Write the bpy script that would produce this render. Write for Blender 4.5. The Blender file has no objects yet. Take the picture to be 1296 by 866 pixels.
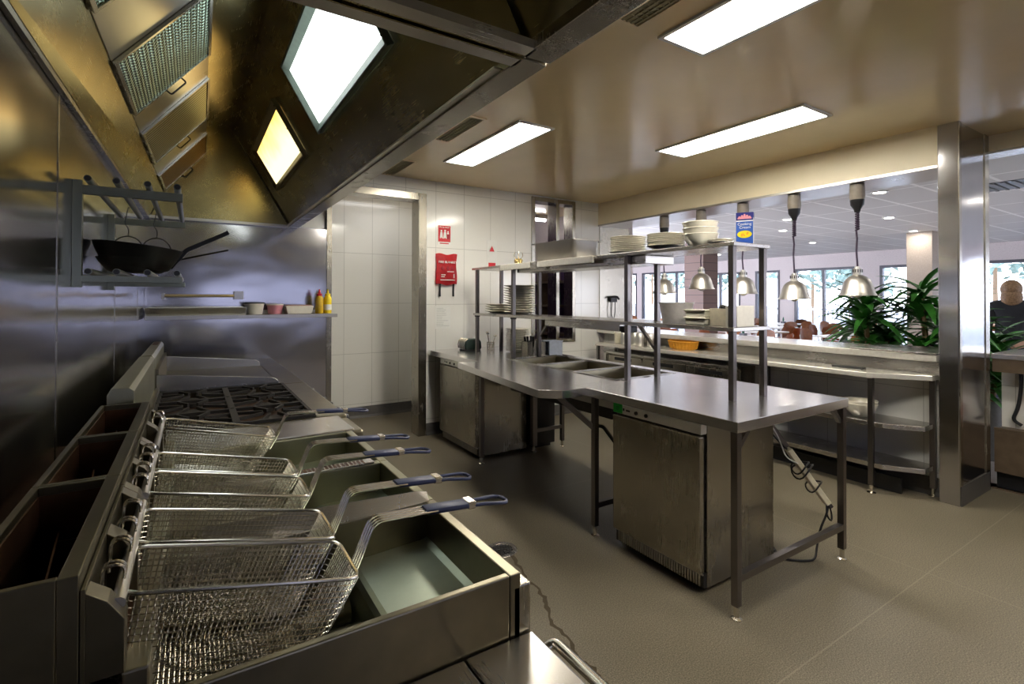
import bpy, bmesh, math, random
from mathutils import Vector, Matrix
S = bpy.context.scene
COL = S.collection
random.seed(7)
PI = math.pi

# ------------------------------------------------------------------ materials
def nodes(m):
    m.use_nodes = True
    return m.node_tree, m.node_tree.nodes['Principled BSDF']

class N:
    """small node helper"""
    def __init__(s, nt): s.nt = nt
    def new(s, t, **k):
        n = s.nt.nodes.new(t)
        for a, b in k.items(): setattr(n, a, b)
        return n
    def link(s, a, b): s.nt.links.new(a, b)
    def math(s, op, a, b=None, c=None):
        n = s.new('ShaderNodeMath', operation=op)
        for i, v in enumerate((a, b, c)):
            if v is None: continue
            if isinstance(v, (int, float)): n.inputs[i].default_value = v
            else: s.link(v, n.inputs[i])
        return n.outputs[0]
    def coords(s, kind='Object', scale=(1, 1, 1)):
        tc = s.new('ShaderNodeTexCoord'); mp = s.new('ShaderNodeMapping')
        mp.inputs['Scale'].default_value = scale
        s.link(tc.outputs[kind], mp.inputs['Vector']); return mp.outputs[0]
    def noise(s, vec, scale, detail=3, rough=.5):
        n = s.new('ShaderNodeTexNoise'); n.inputs['Scale'].default_value = scale
        n.inputs['Detail'].default_value = detail; n.inputs['Roughness'].default_value = rough
        s.link(vec, n.inputs['Vector']); return n.outputs[0]
    def ramp(s, fac, stops):
        n = s.new('ShaderNodeValToRGB'); el = n.color_ramp.elements
        while len(el) < len(stops): el.new(.5)
        for e, (p, c) in zip(el, stops):
            e.position = p; e.color = tuple(c) + (1,) if len(c) == 3 else c
        s.link(fac, n.inputs[0]); return n.outputs[0]
    def bump(s, h, strength, dist=.01):
        n = s.new('ShaderNodeBump'); n.inputs['Strength'].default_value = strength
        n.inputs['Distance'].default_value = dist; s.link(h, n.inputs['Height']); return n.outputs[0]
    def mapr(s, v, a, b):
        n = s.new('ShaderNodeMapRange'); n.inputs['To Min'].default_value = a; n.inputs['To Max'].default_value = b
        s.link(v, n.inputs['Value']); return n.outputs[0]

def plain(name, col, rough=.5, metal=0, coat=0, trans=0, ior=1.45, nscale=40, nstr=.08, cvar=.08):
    m = bpy.data.materials.new(name); nt, b = nodes(m); n = N(nt)
    v = n.coords(); f = n.noise(v, nscale, 3)
    c0 = [max(0, x * (1 - cvar)) for x in col]; c1 = [min(1, x * (1 + cvar)) for x in col]
    n.link(n.ramp(f, [(.3, c0), (.7, c1)]), b.inputs['Base Color'])
    b.inputs['Roughness'].default_value = rough; b.inputs['Metallic'].default_value = metal
    b.inputs['Coat Weight'].default_value = coat; b.inputs['Transmission Weight'].default_value = trans
    b.inputs['IOR'].default_value = ior
    if nstr: n.link(n.bump(f, nstr, .002), b.inputs['Normal'])
    return m

def steel(name, col=(.56, .55, .52), rough=.28, axis=1, var=.010, blotch=.03, wave=0, brush=.02):
    """brushed stainless steel; axis = the direction the grain runs along"""
    m = bpy.data.materials.new(name); nt, b = nodes(m); n = N(nt)
    sc = [180, 180, 180]; sc[axis] = 5
    v = n.coords(scale=tuple(sc)); g = n.noise(v, 1, 4, .6)
    v2 = n.coords(); bl = n.noise(v2, 5, 4, .6)
    c0 = [x * (1 - blotch) for x in col]; c1 = [min(1, x * (1 + blotch)) for x in col]
    n.link(n.ramp(bl, [(.3, c0), (.7, c1)]), b.inputs['Base Color'])
    b.inputs['Metallic'].default_value = 1
    r = n.math('ADD', n.mapr(g, rough - var, rough + var), n.math('MULTIPLY', n.math('SUBTRACT', bl, .5), .03))
    n.link(r, b.inputs['Roughness'])
    h = None
    if wave:
        w = n.noise(n.coords(scale=(1, 1, 1.6)), 2.2, 1, .4)
        bn = n.new('ShaderNodeBump'); bn.inputs['Strength'].default_value = wave; bn.inputs['Distance'].default_value = .05
        n.link(w, bn.inputs['Height']); n.link(bn.outputs[0], b.inputs['Normal'])
    return m

def emit(name, col, strength, var=0, col2=None):
    m = bpy.data.materials.new(name); m.use_nodes = True; nt = m.node_tree; n = N(nt)
    nt.nodes.remove(nt.nodes['Principled BSDF'])
    e = n.new('ShaderNodeEmission'); e.inputs['Strength'].default_value = strength
    f = n.noise(n.coords(), 6, 2)
    if col2:
        sx = n.new('ShaderNodeSeparateXYZ'); n.link(n.coords(), sx.inputs[0])
        f = n.math('ADD', n.math('MULTIPLY_ADD', sx.outputs[0], 3.2, .32), n.math('MULTIPLY', f, .3))
    n.link(n.ramp(f, [(.2, col2 or [x * (1 - var) for x in col]), (.55 if col2 else .8, col)]), e.inputs['Color'])
    n.link(e.outputs[0], nt.nodes['Material Output'].inputs['Surface']); return m

def tiles(name, axis, col=(.87, .86, .81), grout=(.58, .57, .53), w=.34, h=.61, u0=1.53, z0=.165, rough=.12):
    m = bpy.data.materials.new(name); nt, b = nodes(m); n = N(nt)
    tc = n.new('ShaderNodeTexCoord'); sx = n.new('ShaderNodeSeparateXYZ'); n.link(tc.outputs['Object'], sx.inputs[0])
    u = n.math('FRACT', n.math('DIVIDE', n.math('SUBTRACT', sx.outputs[axis], u0), w))
    v = n.math('FRACT', n.math('DIVIDE', n.math('SUBTRACT', sx.outputs[2], z0), h))
    lu = n.math('GREATER_THAN', n.math('MULTIPLY', n.math('ABSOLUTE', n.math('SUBTRACT', u, .5)), w), w / 2 - .0025)
    lv = n.math('GREATER_THAN', n.math('MULTIPLY', n.math('ABSOLUTE', n.math('SUBTRACT', v, .5)), h), h / 2 - .0025)
    l = n.math('MAXIMUM', lu, lv)
    mx = n.new('ShaderNodeMix', data_type='RGBA')
    n.link(l, mx.inputs[0]); mx.inputs[6].default_value = (*col, 1); mx.inputs[7].default_value = (*grout, 1)
    n.link(mx.outputs[2], b.inputs['Base Color'])
    b.inputs['Roughness'].default_value = rough
    nz = n.noise(n.coords(), 3, 2)
    hgt = n.math('SUBTRACT', n.math('MULTIPLY', nz, .15), l)
    n.link(n.bump(hgt, .12, .004), b.inputs['Normal'])
    return m

M = {}
M['steel'] = steel('stainless_steel', (.52, .50, .47), .27, 1)
M['steel_x'] = steel('stainless_steel_cross_grain', (.52, .50, .47), .28, 0)
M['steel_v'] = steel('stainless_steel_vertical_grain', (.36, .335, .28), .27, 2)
M['steel_wall'] = steel('stainless_wall_sheet', (.47, .46, .47), .15, 2, wave=.12, var=.015)
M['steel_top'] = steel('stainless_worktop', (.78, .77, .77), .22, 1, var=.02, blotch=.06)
M['steel_post'] = steel('stainless_tube', (.17, .155, .15), .3, 2)
M['steel_hood'] = steel('lamp_tinted_hood_steel', (.33, .28, .135), .27, 1, blotch=.15, wave=.05)  # yellow lamp light put into the base colour
M['steel_fry'] = steel('fryer_steel', (.235, .21, .145), .32, 0, blotch=.2)
M['steel_tank'] = steel('tank_wall_steel', (.38, .37, .26), .34, 0, blotch=.1)  # paler greenish fryer steel, hood light put into the tone
M['ledge'] = plain('pale_brushed_ledge', (.80, .77, .70), .22, .55, nstr=0)
M['steel_pan'] = steel('dull_pan_steel', (.42, .40, .37), .37, 0)
M['steel_flue'] = steel('dark_flue_steel', (.11, .095, .06), .36, 1, blotch=.3)  # darker brownish base tone for flue and hanger
M['lampframe'] = plain('pale_lamp_frame', (.45, .55, .48), .4)
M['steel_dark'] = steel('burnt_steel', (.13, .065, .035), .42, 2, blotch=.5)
M['pan_floor'] = steel('green_lit_tank_floor', (.55, .62, .50), .38, 0, blotch=.12)  # green of the hood light put into the base colour
M['chrome'] = steel('bright_wire', (.68, .64, .56), .22, 0, brush=0)
M['iron'] = plain('cast_iron', (.035, .032, .03), .55, .6, nstr=.3)
M['wok'] = plain('seasoned_steel', (.02, .02, .02), .38, .7, nstr=.25)
M['alu'] = steel('spun_aluminium', (.74, .72, .68), .38, 0, brush=.02)
M['black'] = plain('black_plastic', (.015, .015, .017), .4)
M['rubber_blue'] = plain('navy_vinyl_grip', (.035, .045, .11), .42, nstr=.1)
M['white'] = plain('white_paint', (.80, .79, .76), .4)
M['beige'] = plain('beige_gloss_paint', (.88, .70, .41), .15, nscale=3, nstr=.02, cvar=.03)
M['bulk'] = plain('cream_paint', (.93, .83, .60), .35, nscale=3, nstr=.02, cvar=.03)
M['tile_x'] = tiles('white_wall_tile_x', 0)
M['tile_y'] = tiles('white_wall_tile_y', 1)
M['skirt'] = plain('dark_coved_vinyl', (.10, .095, .09), .5)
M['china'] = plain('cream_china', (.88, .84, .72), .14, coat=.4, nstr=0, cvar=.03)
M['plastic_w'] = plain('milky_plastic', (.80, .76, .66), .35, nstr=.02, cvar=.04)
M['plastic_tub'] = plain('cloudy_tub_plastic', (.80, .76, .74), .3, trans=.35, nstr=.02)
M['sauce'] = plain('brown_gravy_powder', (.42, .24, .20), .6)
M['card'] = plain('pale_cardboard', (.74, .66, .50), .7)
M['red'] = plain('red_vinyl', (.66, .03, .04), .38)
M['darkred'] = plain('dark_red_plastic', (.40, .015, .03), .45)
M['yellow'] = plain('yellow_plastic', (.86, .66, .02), .35)
M['oil'] = plain('amber_oil', (.62, .40, .03), .25)
M['pink'] = plain('pink_plastic', (.70, .28, .33), .4)
M['green'] = plain('green_tag', (.02, .60, .06), .45)
M['darkgreen'] = plain('dark_green_enamel', (.018, .035, .028), .3)
M['brass'] = plain('brass', (.75, .58, .25), .22, 1)
M['orange'] = plain('orange_wicker', (.80, .36, .03), .5, nscale=120, nstr=.5, cvar=.3)
M['blue'] = plain('carton_blue', (.03, .10, .42), .4)
M['navy'] = plain('carton_navy', (.015, .02, .16), .4)
M['wood'] = plain('bent_plywood', (.30, .105, .03), .35, nscale=12, cvar=.25)
M['woodpanel'] = plain('brown_laminate', (.12, .085, .055), .45, nscale=12, cvar=.2)
M['frame_dark'] = plain('dark_window_frame', (.09, .09, .11), .4)
M['lilac'] = plain('pale_lilac_paint', (.66, .60, .60), .5)
M['leaf'] = plain('dracaena_leaf', (.045, .20, .03), .35, nscale=8, cvar=.55)
M['bark'] = plain('cane_bark', (.22, .14, .08), .8, nstr=.5)
M['soil'] = plain('planter_grey', (.20, .20, .20), .6)
M['skin'] = plain('skin', (.62, .38, .28), .5)
M['hair'] = plain('light_brown_hair', (.20, .12, .06), .5, nscale=60, cvar=.4)
M['cloth'] = plain('black_knit', (.015, .017, .022), .85)
M['jeans'] = plain('dark_denim', (.03, .04, .08), .8)
M['paper'] = plain('white_paper', (.84, .84, .80), .6, nstr=0, cvar=.02)
M['inkgrey'] = plain('grey_print', (.55, .55, .54), .6, nstr=0)
M['socket'] = plain('cream_plastic', (.78, .72, .55), .4)
M['fence'] = plain('white_fence', (.50, .50, .50), .5)
M['hedge'] = plain('garden_leaves', (.26, .36, .20), .8, nscale=20, cvar=.5)
M['hedge_far'] = plain('hazy_tree_leaves', (.16, .21, .17), .9, nscale=6, cvar=.35)
M['paving'] = plain('pale_paving', (.30, .29, .28), .8)
M['purple'] = plain('dark_purple_paint', (.09, .05, .13), .6)
M['glass_b'] = plain('bottle_green_glass', (.02, .10, .06), .08, nstr=0)
M['glass_c'] = plain('bottle_pale_glass', (.45, .30, .40), .08, nstr=0)
M['screen_dark'] = plain('vent_grille', (.30, .26, .13), .6)
M['panel_lit'] = emit('ceiling_light_diffuser', (1, .94, .82), 15)
M['hood_lit'] = emit('hood_light_glass', (.93, 1, .97), 2.6, .06)
M['hood_warm'] = emit('yellowed_hood_light_glass', (1, .84, .40), 1.0, .12, (1, .50, .08))
M['down'] = emit('downlight_glow', (1, .93, .85), 80)
M['bulb'] = emit('fluorescent_tube', (1, .95, .95), 9)
M['recess_lit'] = emit('recess_lamp', (1, .97, .95), 4.5)

def floor_mat():
    m = bpy.data.materials.new('speckled_safety_vinyl'); nt, b = nodes(m); n = N(nt)
    v = n.coords(); big = n.noise(v, 1.6, 3); sp = n.noise(v, 190, 1, .5)
    base = n.ramp(big, [(.3, (.135, .115, .079)), (.7, (.175, .15, .107))])
    spk = n.ramp(sp, [(.33, (.5, .5, .5)), (.5, (1, 1, 1)), (.67, (1.7, 1.7, 1.7))])
    mx = n.new('ShaderNodeMix', data_type='RGBA', blend_type='MULTIPLY'); mx.inputs[0].default_value = .8
    n.link(base, mx.inputs[6]); n.link(spk, mx.inputs[7])
    sx = n.new('ShaderNodeSeparateXYZ'); n.link(v, sx.inputs[0])
    def line(c, at, per):
        f = n.math('FRACT', n.math('DIVIDE', n.math('SUBTRACT', c, at - per / 2), per))
        return n.math('LESS_THAN', n.math('MULTIPLY', n.math('ABSOLUTE', n.math('SUBTRACT', f, .5)), per), .003)
    l = n.math('MAXIMUM', line(sx.outputs[1], 1.07, 2.0), line(sx.outputs[0], 3.3, 2.4))
    m2 = n.new('ShaderNodeMix', data_type='RGBA')
    n.link(n.math('MULTIPLY', l, .45), m2.inputs[0]); n.link(mx.outputs[2], m2.inputs[6]); m2.inputs[7].default_value = (.30, .27, .20, 1)
    n.link(m2.outputs[2], b.inputs['Base Color'])
    n.link(n.mapr(big, .30, .46), b.inputs['Roughness'])
    return m
M['floor'] = floor_mat()

def grid_ceiling():
    m = bpy.data.materials.new('suspended_tile_ceiling'); nt, b = nodes(m); n = N(nt)
    v = n.coords(); sx = n.new('ShaderNodeSeparateXYZ'); n.link(v, sx.inputs[0])
    def line(c, per):
        f = n.math('FRACT', n.math('DIVIDE', c, per))
        return n.math('GREATER_THAN', n.math('MULTIPLY', n.math('ABSOLUTE', n.math('SUBTRACT', f, .5)), per), per / 2 - .02)
    l = n.math('MAXIMUM', line(sx.outputs[0], 1.2), line(sx.outputs[1], .6))
    n.link(n.ramp(l, [(.4, (.70, .70, .70)), (.6, (.97, .97, .97))]), b.inputs['Base Color'])
    b.inputs['Roughness'].default_value = .6
    n.link(n.bump(n.noise(v, 60, 2), .1, .003), b.inputs['Normal'])
    return m
M['grid'] = grid_ceiling()

def filter_mat(name, mesh, hi=(.50, .44, .26)):
    """grease filter: folded mesh (mesh=True) or baffle slats"""
    m = bpy.data.materials.new(name); nt, b = nodes(m); n = N(nt)
    v = n.coords(); sx = n.new('ShaderNodeSeparateXYZ'); n.link(v, sx.inputs[0])
    y = sx.outputs[1]; s = n.math('ADD', sx.outputs[0], sx.outputs[2])
    if mesh:
        tri = n.math('PINGPONG', s, .03)
        ph = n.math('ADD', n.math('MULTIPLY', y, 250), n.math('MULTIPLY', tri, 200))
    else:
        ph = n.math('MULTIPLY', y, 165)
    w = n.math('SINE', ph)
    if mesh:
        w2 = n.math('SINE', n.math('MULTIPLY', s, 285))
        w = n.math('ADD', w, n.math('MULTIPLY', w2, .8))
    col = ((.02, .03, .026), (.46, .60, .50)) if mesh else (tuple(x * .12 for x in hi), hi)
    n.link(n.ramp(n.mapr(w, .5, 1.0) if False else n.math('MULTIPLY_ADD', w, .5, .5), [(.15, col[0]), (.6, col[1])]), b.inputs['Base Color'])
    b.inputs['Metallic'].default_value = .9; b.inputs['Roughness'].default_value = .35
    n.link(n.bump(w, .7, .004), b.inputs['Normal'])
    return m
M['filt_mesh'] = filter_mat('folded_mesh_filter', True)
M['filt_baffle'] = filter_mat('baffle_filter', False)
M['filt_amber'] = filter_mat('amber_baffle_filter', False, (.50, .25, .05))

def brown_boards():
    m = bpy.data.materials.new('brown_column_boards'); nt, b = nodes(m); n = N(nt)
    v = n.coords(); sx = n.new('ShaderNodeSeparateXYZ'); n.link(v, sx.inputs[0])
    f = n.math('FRACT', n.math('DIVIDE', sx.outputs[2], .19)); l = n.math('LESS_THAN', f, .07)
    n.link(n.ramp(l, [(.4, (.135, .08, .065)), (.6, (.05, .03, .025))]), b.inputs['Base Color'])
    b.inputs['Roughness'].default_value = .6; n.link(n.bump(n.noise(v, 30, 3), .15, .004), b.inputs['Normal'])
    return m
M['boards'] = brown_boards()

# ------------------------------------------------------------------ mesh builder
class MB:
    def __init__(s): s.bm = bmesh.new()
    def _add(s, vs, fs):
        v = [s.bm.verts.new(Vector(p)) for p in vs]
        for f in fs:
            try: s.bm.faces.new([v[i] for i in f])
            except ValueError: pass
        return s
    def box(s, x0, x1, y0, y1, z0, z1):
        return s._add([(x0, y0, z0), (x1, y0, z0), (x1, y1, z0), (x0, y1, z0), (x0, y0, z1), (x1, y0, z1), (x1, y1, z1), (x0, y1, z1)],
                      [(3, 2, 1, 0), (4, 5, 6, 7), (0, 1, 5, 4), (1, 2, 6, 5), (2, 3, 7, 6), (3, 0, 4, 7)])
    def prism(s, poly, axis, a, b):
        """poly of 2D points extruded along an axis (the two other axes in order)"""
        def P(p, t):
            if axis == 0: return (t, p[0], p[1])
            if axis == 1: return (p[0], t, p[1])
            return (p[0], p[1], t)
        n = len(poly)
        return s._add([P(p, a) for p in poly] + [P(p, b) for p in poly],
                      [tuple(range(n))[::-1], tuple(range(n, 2 * n))] + [(i, (i + 1) % n, n + (i + 1) % n, n + i) for i in range(n)])
    def sheet(s, pts, axis, a, b, t):
        """bent sheet: open 2D line given thickness t, extruded along an axis"""
        off = []
        for i, p in enumerate(pts):
            q0 = Vector(pts[max(0, i - 1)]); q1 = Vector(pts[min(len(pts) - 1, i + 1)])
            d = (q1 - q0).normalized(); off.append((p[0] - d.y * t, p[1] + d.x * t))
        return s.prism(list(pts) + off[::-1], axis, a, b)
    def tube(s, path, r, seg=8, closed=False, r2=None):
        path = [Vector(p) for p in path]; n = len(path); rings = []
        t0 = (path[1] - path[0]).normalized()
        up = Vector((0, 0, 1)) if abs(t0.z) < .9 else Vector((1, 0, 0))
        nrm = t0.cross(up).normalized()
        for i, p in enumerate(path):
            if closed: t = (path[(i + 1) % n] - path[i - 1]).normalized()
            elif i == 0: t = t0
            elif i == n - 1: t = (path[i] - path[i - 1]).normalized()
            else: t = ((path[i + 1] - p).normalized() + (p - path[i - 1]).normalized()).normalized()
            nrm = (nrm - t * nrm.dot(t))
            nrm = nrm.normalized() if nrm.length > 1e-6 else t.orthogonal().normalized()
            b = t.cross(nrm); rr = r if r2 is None else r + (r2 - r) * i / max(1, n - 1)
            rings.append([s.bm.verts.new(p + (nrm * math.cos(2 * PI * k / seg) + b * math.sin(2 * PI * k / seg)) * rr) for k in range(seg)])
        for i in range(n if closed else n - 1):
            A, B = rings[i], rings[(i + 1) % n]
            for k in range(seg):
                s.bm.faces.new((A[k], A[(k + 1) % seg], B[(k + 1) % seg], B[k]))
        if not closed:
            s.bm.faces.new(rings[0][::-1]); s.bm.faces.new(rings[-1])
        return s
    def bar(s, p, q, w, h=None):
        """square tube between two points"""
        p, q = Vector(p), Vector(q); h = h or w; t = (q - p).normalized()
        a = t.cross(Vector((0, 0, 1)) if abs(t.z) < .95 else Vector((0, 1, 0))).normalized(); b = a.cross(t)
        vs = [c + a * i * w / 2 + b * j * h / 2 for c in (p, q) for i, j in ((-1, -1), (1, -1), (1, 1), (-1, 1))]
        return s._add(vs, [(3, 2, 1, 0), (4, 5, 6, 7), (0, 1, 5, 4), (1, 2, 6, 5), (2, 3, 7, 6), (3, 0, 4, 7)])
    def lathe(s, prof, c=(0, 0, 0), seg=24, axis=None):
        R = axis.to_matrix() if axis else Matrix.Identity(3)
        c = Vector(c); rings = []
        for r, z in prof:
            if r < 1e-6: rings.append([s.bm.verts.new(c + R @ Vector((0, 0, z)))])
            else: rings.append([s.bm.verts.new(c + R @ Vector((r * math.cos(2 * PI * k / seg), r * math.sin(2 * PI * k / seg), z))) for k in range(seg)])
        for A, B in zip(rings, rings[1:]):
            for k in range(seg):
                k2 = (k + 1) % seg
                if len(A) == 1 and len(B) == 1: continue
                if len(A) == 1: s.bm.faces.new((A[0], B[k2], B[k]))
                elif len(B) == 1: s.bm.faces.new((A[k], A[k2], B[0]))
                else: s.bm.faces.new((A[k], A[k2], B[k2], B[k]))
        return s
    def ball(s, c, r, sx=1, sy=1, sz=1, seg=12):
        m = Matrix.Translation(c) @ Matrix.Diagonal((r * sx, r * sy, r * sz, 1))
        bmesh.ops.create_uvsphere(s.bm, u_segments=seg, v_segments=max(6, seg // 2 + 2), radius=1, matrix=m); return s
    def quad(s, *p): return s._add(p, [tuple(range(len(p)))])
    def rot(s, ang, axis, c=(0, 0, 0)):
        bmesh.ops.rotate(s.bm, verts=s.bm.verts, cent=c, matrix=Matrix.Rotation(ang, 3, axis)); return s
    def move(s, d): bmesh.ops.translate(s.bm, verts=s.bm.verts, vec=d); return s
    def build(s, name, mat, parent=None, bevel=0, smooth=False, seg=2, mats=None):
        bm = s.bm
        bmesh.ops.recalc_face_normals(bm, faces=bm.faces)
        if bevel:
            es = [e for e in bm.edges if len(e.link_faces) == 2 and e.calc_face_angle(0) > .5]
            bmesh.ops.bevel(bm, geom=es, offset=bevel, segments=seg, profile=.5, affect='EDGES', clamp_overlap=True)
        off = Vector((0, 0, 0))
        if parent:
            p = parent
            while p: off += p.location; p = p.parent
        else:
            xs = [v.co for v in bm.verts]
            off = Vector(((min(v.x for v in xs) + max(v.x for v in xs)) / 2, (min(v.y for v in xs) + max(v.y for v in xs)) / 2, min(v.z for v in xs)))
            if KEEP0[0]: off = Vector((0, 0, 0))
        for v in bm.verts: v.co -= off
        me = bpy.data.meshes.new(name); bm.to_mesh(me); bm.free()
        if smooth:
            me.polygons.foreach_set('use_smooth', [True] * len(me.polygons))
            try: me.set_sharp_from_angle(angle=.7)
            except Exception: pass
        me.materials.append(M[mat] if isinstance(mat, str) else mat)
        o = bpy.data.objects.new(name, me); COL.objects.link(o)
        if parent: o.parent = parent
        else: o.location = off
        return o
KEEP0 = [False]

def tag(o, label, cat, group=None, kind=None):
    o['label'] = label; o['category'] = cat
    if group: o['group'] = group
    if kind: o['kind'] = kind
    return o
def thing(name, label, cat, loc=(0, 0, 0), group=None):
    o = bpy.data.objects.new(name, None); COL.objects.link(o); o.location = loc; o.empty_display_size = .05
    return tag(o, label, cat, group)
def struct(name, mb, mat, bevel=0):
    KEEP0[0] = True; o = mb.build(name, mat, None, bevel); KEEP0[0] = False
    o['kind'] = 'structure'; return o
def dup(root, loc, label, rotz=None, group=None):
    def cp(o, par):
        c = o.copy(); COL.objects.link(c)
        if par: c.parent = par
        for ch in kids.get(o.name, ()): cp(ch, c)
        return c
    kids = {}
    def walk(o):
        kids[o.name] = list(o.children)
        for ch in o.children: walk(ch)
    walk(root)
    r = cp(root, None); r.location = loc; r['label'] = label
    if rotz is not None: r.rotation_euler = (0, 0, rotz)
    if group: r['group'] = group
    return r
def text(body, size, mat, name, parent, mtx, extrude=.0004, align='CENTER'):
    cu = bpy.data.curves.new('txt', 'FONT'); cu.body = body; cu.size = size; cu.extrude = extrude; cu.align_x = align; cu.align_y = 'CENTER'
    t = bpy.data.objects.new('txt', cu); COL.objects.link(t)
    dg = bpy.context.evaluated_depsgraph_get(); me = bpy.data.meshes.new_from_object(t.evaluated_get(dg))
    bpy.data.objects.remove(t)
    off = Vector((0, 0, 0)); p = parent
    while p: off += p.location; p = p.parent
    me.transform(Matrix.Translation(-off) @ mtx); me.materials.clear(); me.materials.append(M[mat])
    o = bpy.data.objects.new(name, me); COL.objects.link(o); o.parent = parent; return o
def face_mtx(c, right, up):
    """matrix laying a flat drawing at c with the given right and up directions"""
    r = Vector(right).normalized(); u = Vector(up).normalized(); n = r.cross(u)
    m = Matrix.Identity(4)
    for i, v in enumerate((r, u, n)):
        for k in range(3): m[k][i] = v[k]
    m.translation = Vector(c); return m
def fillet(pts, r, n=5):
    """round the inner corners of a path"""
    P = [Vector(p) for p in pts]; out = [P[0]]
    for a, b, c in zip(P, P[1:], P[2:]):
        u = (a - b); v = (c - b); d = min(r, u.length * .49, v.length * .49)
        p, q = b + u.normalized() * d, b + v.normalized() * d
        for k in range(n + 1):
            t = k / n; out.append(p * (1 - t) ** 2 + b * 2 * t * (1 - t) + q * t * t)
    out.append(P[-1]); return out

# ================================================================== the kitchen shell
M['frontw'] = plain('grey_wall_paint', (.20, .19, .18), .5); M['daylight_block'] = plain('grey_daylight_block', (.19, .19, .235), .8)  # second grey is for the added wall outside the rear window
CZ = 2.71                                   # kitchen ceiling
struct('floor', MB().box(-.6, 5.35, -3.2, 6.4, -.1, 0), 'floor')
b = MB().box(.80, 5.35, -3.2, 6.4, CZ, CZ + .12)
struct('ceiling', b, 'beige')
struct('ceiling_light_seal', MB().box(-.6, 5.35, -3.2, 6.4, 3.05, 3.15), 'white')  # unseen slab added to stop sky light leaking in from above
struct('wall_left', MB().box(-.47, -.32, -3.2, 5.15, 0, 3.05), 'steel_wall')
b = MB()
for y in (1.86, 3.1, 4.3, .6): b.box(-.3205, -.3185, y, y + .012, .3, 2.1)
struct('trim_1', b, 'steel_v')
# back wall with the doorway to the tiled recess and the bar hatch
b = MB().box(-.47, 1.12, 5.0, 5.15, 0, 3.05).box(1.12, 2.06, 5.0, 5.15, 2.50, 3.05).box(2.06, 3.49, 5.0, 5.15, 0, 3.05)
b.box(3.49, 4.11, 5.0, 5.15, 0, .90).box(3.49, 4.11, 5.0, 5.15, 2.66, 3.05).box(4.11, 4.56, 5.0, 5.15, 0, 3.05)
struct('wall_back', b, 'tile_x')
struct('wall_back_lining', MB().box(-.32, 1.07, 4.95, 5.0, 0, 2.10), 'steel_wall')
b = MB().box(1.07, 1.115, 4.94, 5.16, 0, 2.60)
struct('trim_2', b, 'steel_v')
b = MB().box(2.0, 2.09, 4.965, 5.165, 0, 2.56).box(1.115, 2.0, 4.965, 5.165, 2.485, 2.56)
struct('door_1', b, 'steel_v', .004)
b = MB().box(.9, 2.75, 6.15, 6.3, 0, 3.05)
struct('wall_recess', b, 'tile_x')
struct('wall_recess_side', MB().box(.8, .95, 5.15, 6.15, 0, 3.05).box(2.75, 2.9, 5.15, 6.15, 0, 3.05), 'tile_y')
b = MB().prism([(6.15, 0), (6.15, .13), (6.14, .13), (6.125, .03), (6.11, 0)], 0, .95, 2.75)
struct('baseboard_recess', b, 'skirt')
b = MB().prism([(5.0, 0), (5.0, .12), (4.99, .12), (4.975, .03), (4.96, 0)], 0, 2.09, 4.56)
struct('baseboard_back', b, 'skirt')
# bar hatch
b = MB()
for x0, x1, z0, z1 in ((3.46, 3.51, .9, 2.69), (4.09, 4.14, .9, 2.69), (3.51, 4.09, 2.64, 2.69), (3.51, 4.09, .9, .94), (3.83, 3.88, .94, 2.64)):
    b.box(x0, x1, 4.985, 5.165, z0, z1)
struct('window_1', b, 'steel_v', .003)
b = MB().box(2.9, 4.9, 7.4, 7.5, 0, 3.05).box(2.9, 3.0, 5.15, 7.4, 0, 3.05).box(4.8, 4.9, 5.15, 7.4, 0, 1.98)
struct('wall_bar', b, 'purple')
struct('wall_bar_upper', MB().box(4.8, 4.9, 5.15, 7.4, 1.98, 3.05).box(3.0, 4.8, 7.36, 7.399, 1.98, 2.72), 'lilac')
struct('ceiling_bar', MB().box(2.9, 4.9, 5.15, 7.5, 2.72, 2.8), 'lilac')
struct('floor_bar', MB().box(2.75, 5.35, 6.3, 7.6, -.1, 0).box(2.9, 5.35, 5.15, 6.4, 0.0, .003), 'woodpanel')
t = thing('bar_shelf', 'dark back-bar shelving seen through the hatch in the tiled wall', 'shelf', (4.65, 6.3, 0))
b = MB()
for z in (.9, 1.32, 1.68): b.box(4.52, 4.795, 5.35, 7.3, z, z + .03)
b.build('shelf_board', 'woodpanel', t)
for y in (5.31, 6.3, 7.3): MB().box(4.52, 4.795, y, y + .04, 0, 1.95).build('upright', 'woodpanel', t)
bp = MB().lathe([(0, 0), (.036, 0), (.037, .01), (.037, .17), (.03, .20), (.014, .23), (.013, .29), (.016, .29), (.016, .31), (0, .31)], seg=14)
bt = [('amber', 'glass_c'), ('green', 'glass_b')]
k = 0
for z in (.93, 1.35, 1.71):
    for i in range(7):
        y = 5.5 + i * .25 + random.uniform(-.03, .03)
        if abs(y - 6.32) < .08: continue
        lev = {.93: 'bottom', 1.35: 'middle', 1.71: 'top'}[z]
        if k < 2:
            mm = MB().lathe([(0, 0), (.036, 0), (.037, .01), (.037, .17), (.03, .20), (.014, .23), (.013, .29), (.016, .29), (.016, .31), (0, .31)], seg=14)
            o = mm.build('bottle', bt[k][1], None, 0, True)
            if k == 0: bot0 = o
            else: bot1 = o
        else:
            o = (bot0 if random.random() < .6 else bot1).copy(); COL.objects.link(o)
        o.location = (4.64, y, z); k += 1
        tag(o, 'dark spirit bottle on the %s back-bar shelf behind the hatch' % lev, 'bottle', 'bottles on the %s back-bar shelf' % lev)
t = thing('fluorescent_batten', 'white fluorescent batten on the bar ceiling seen through the hatch', 'ceiling light', (3.9, 6.2, 2.6))
MB().box(3.2, 4.6, 6.15, 6.25, 2.66, 2.72).build('housing', 'white', t, .005)
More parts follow.
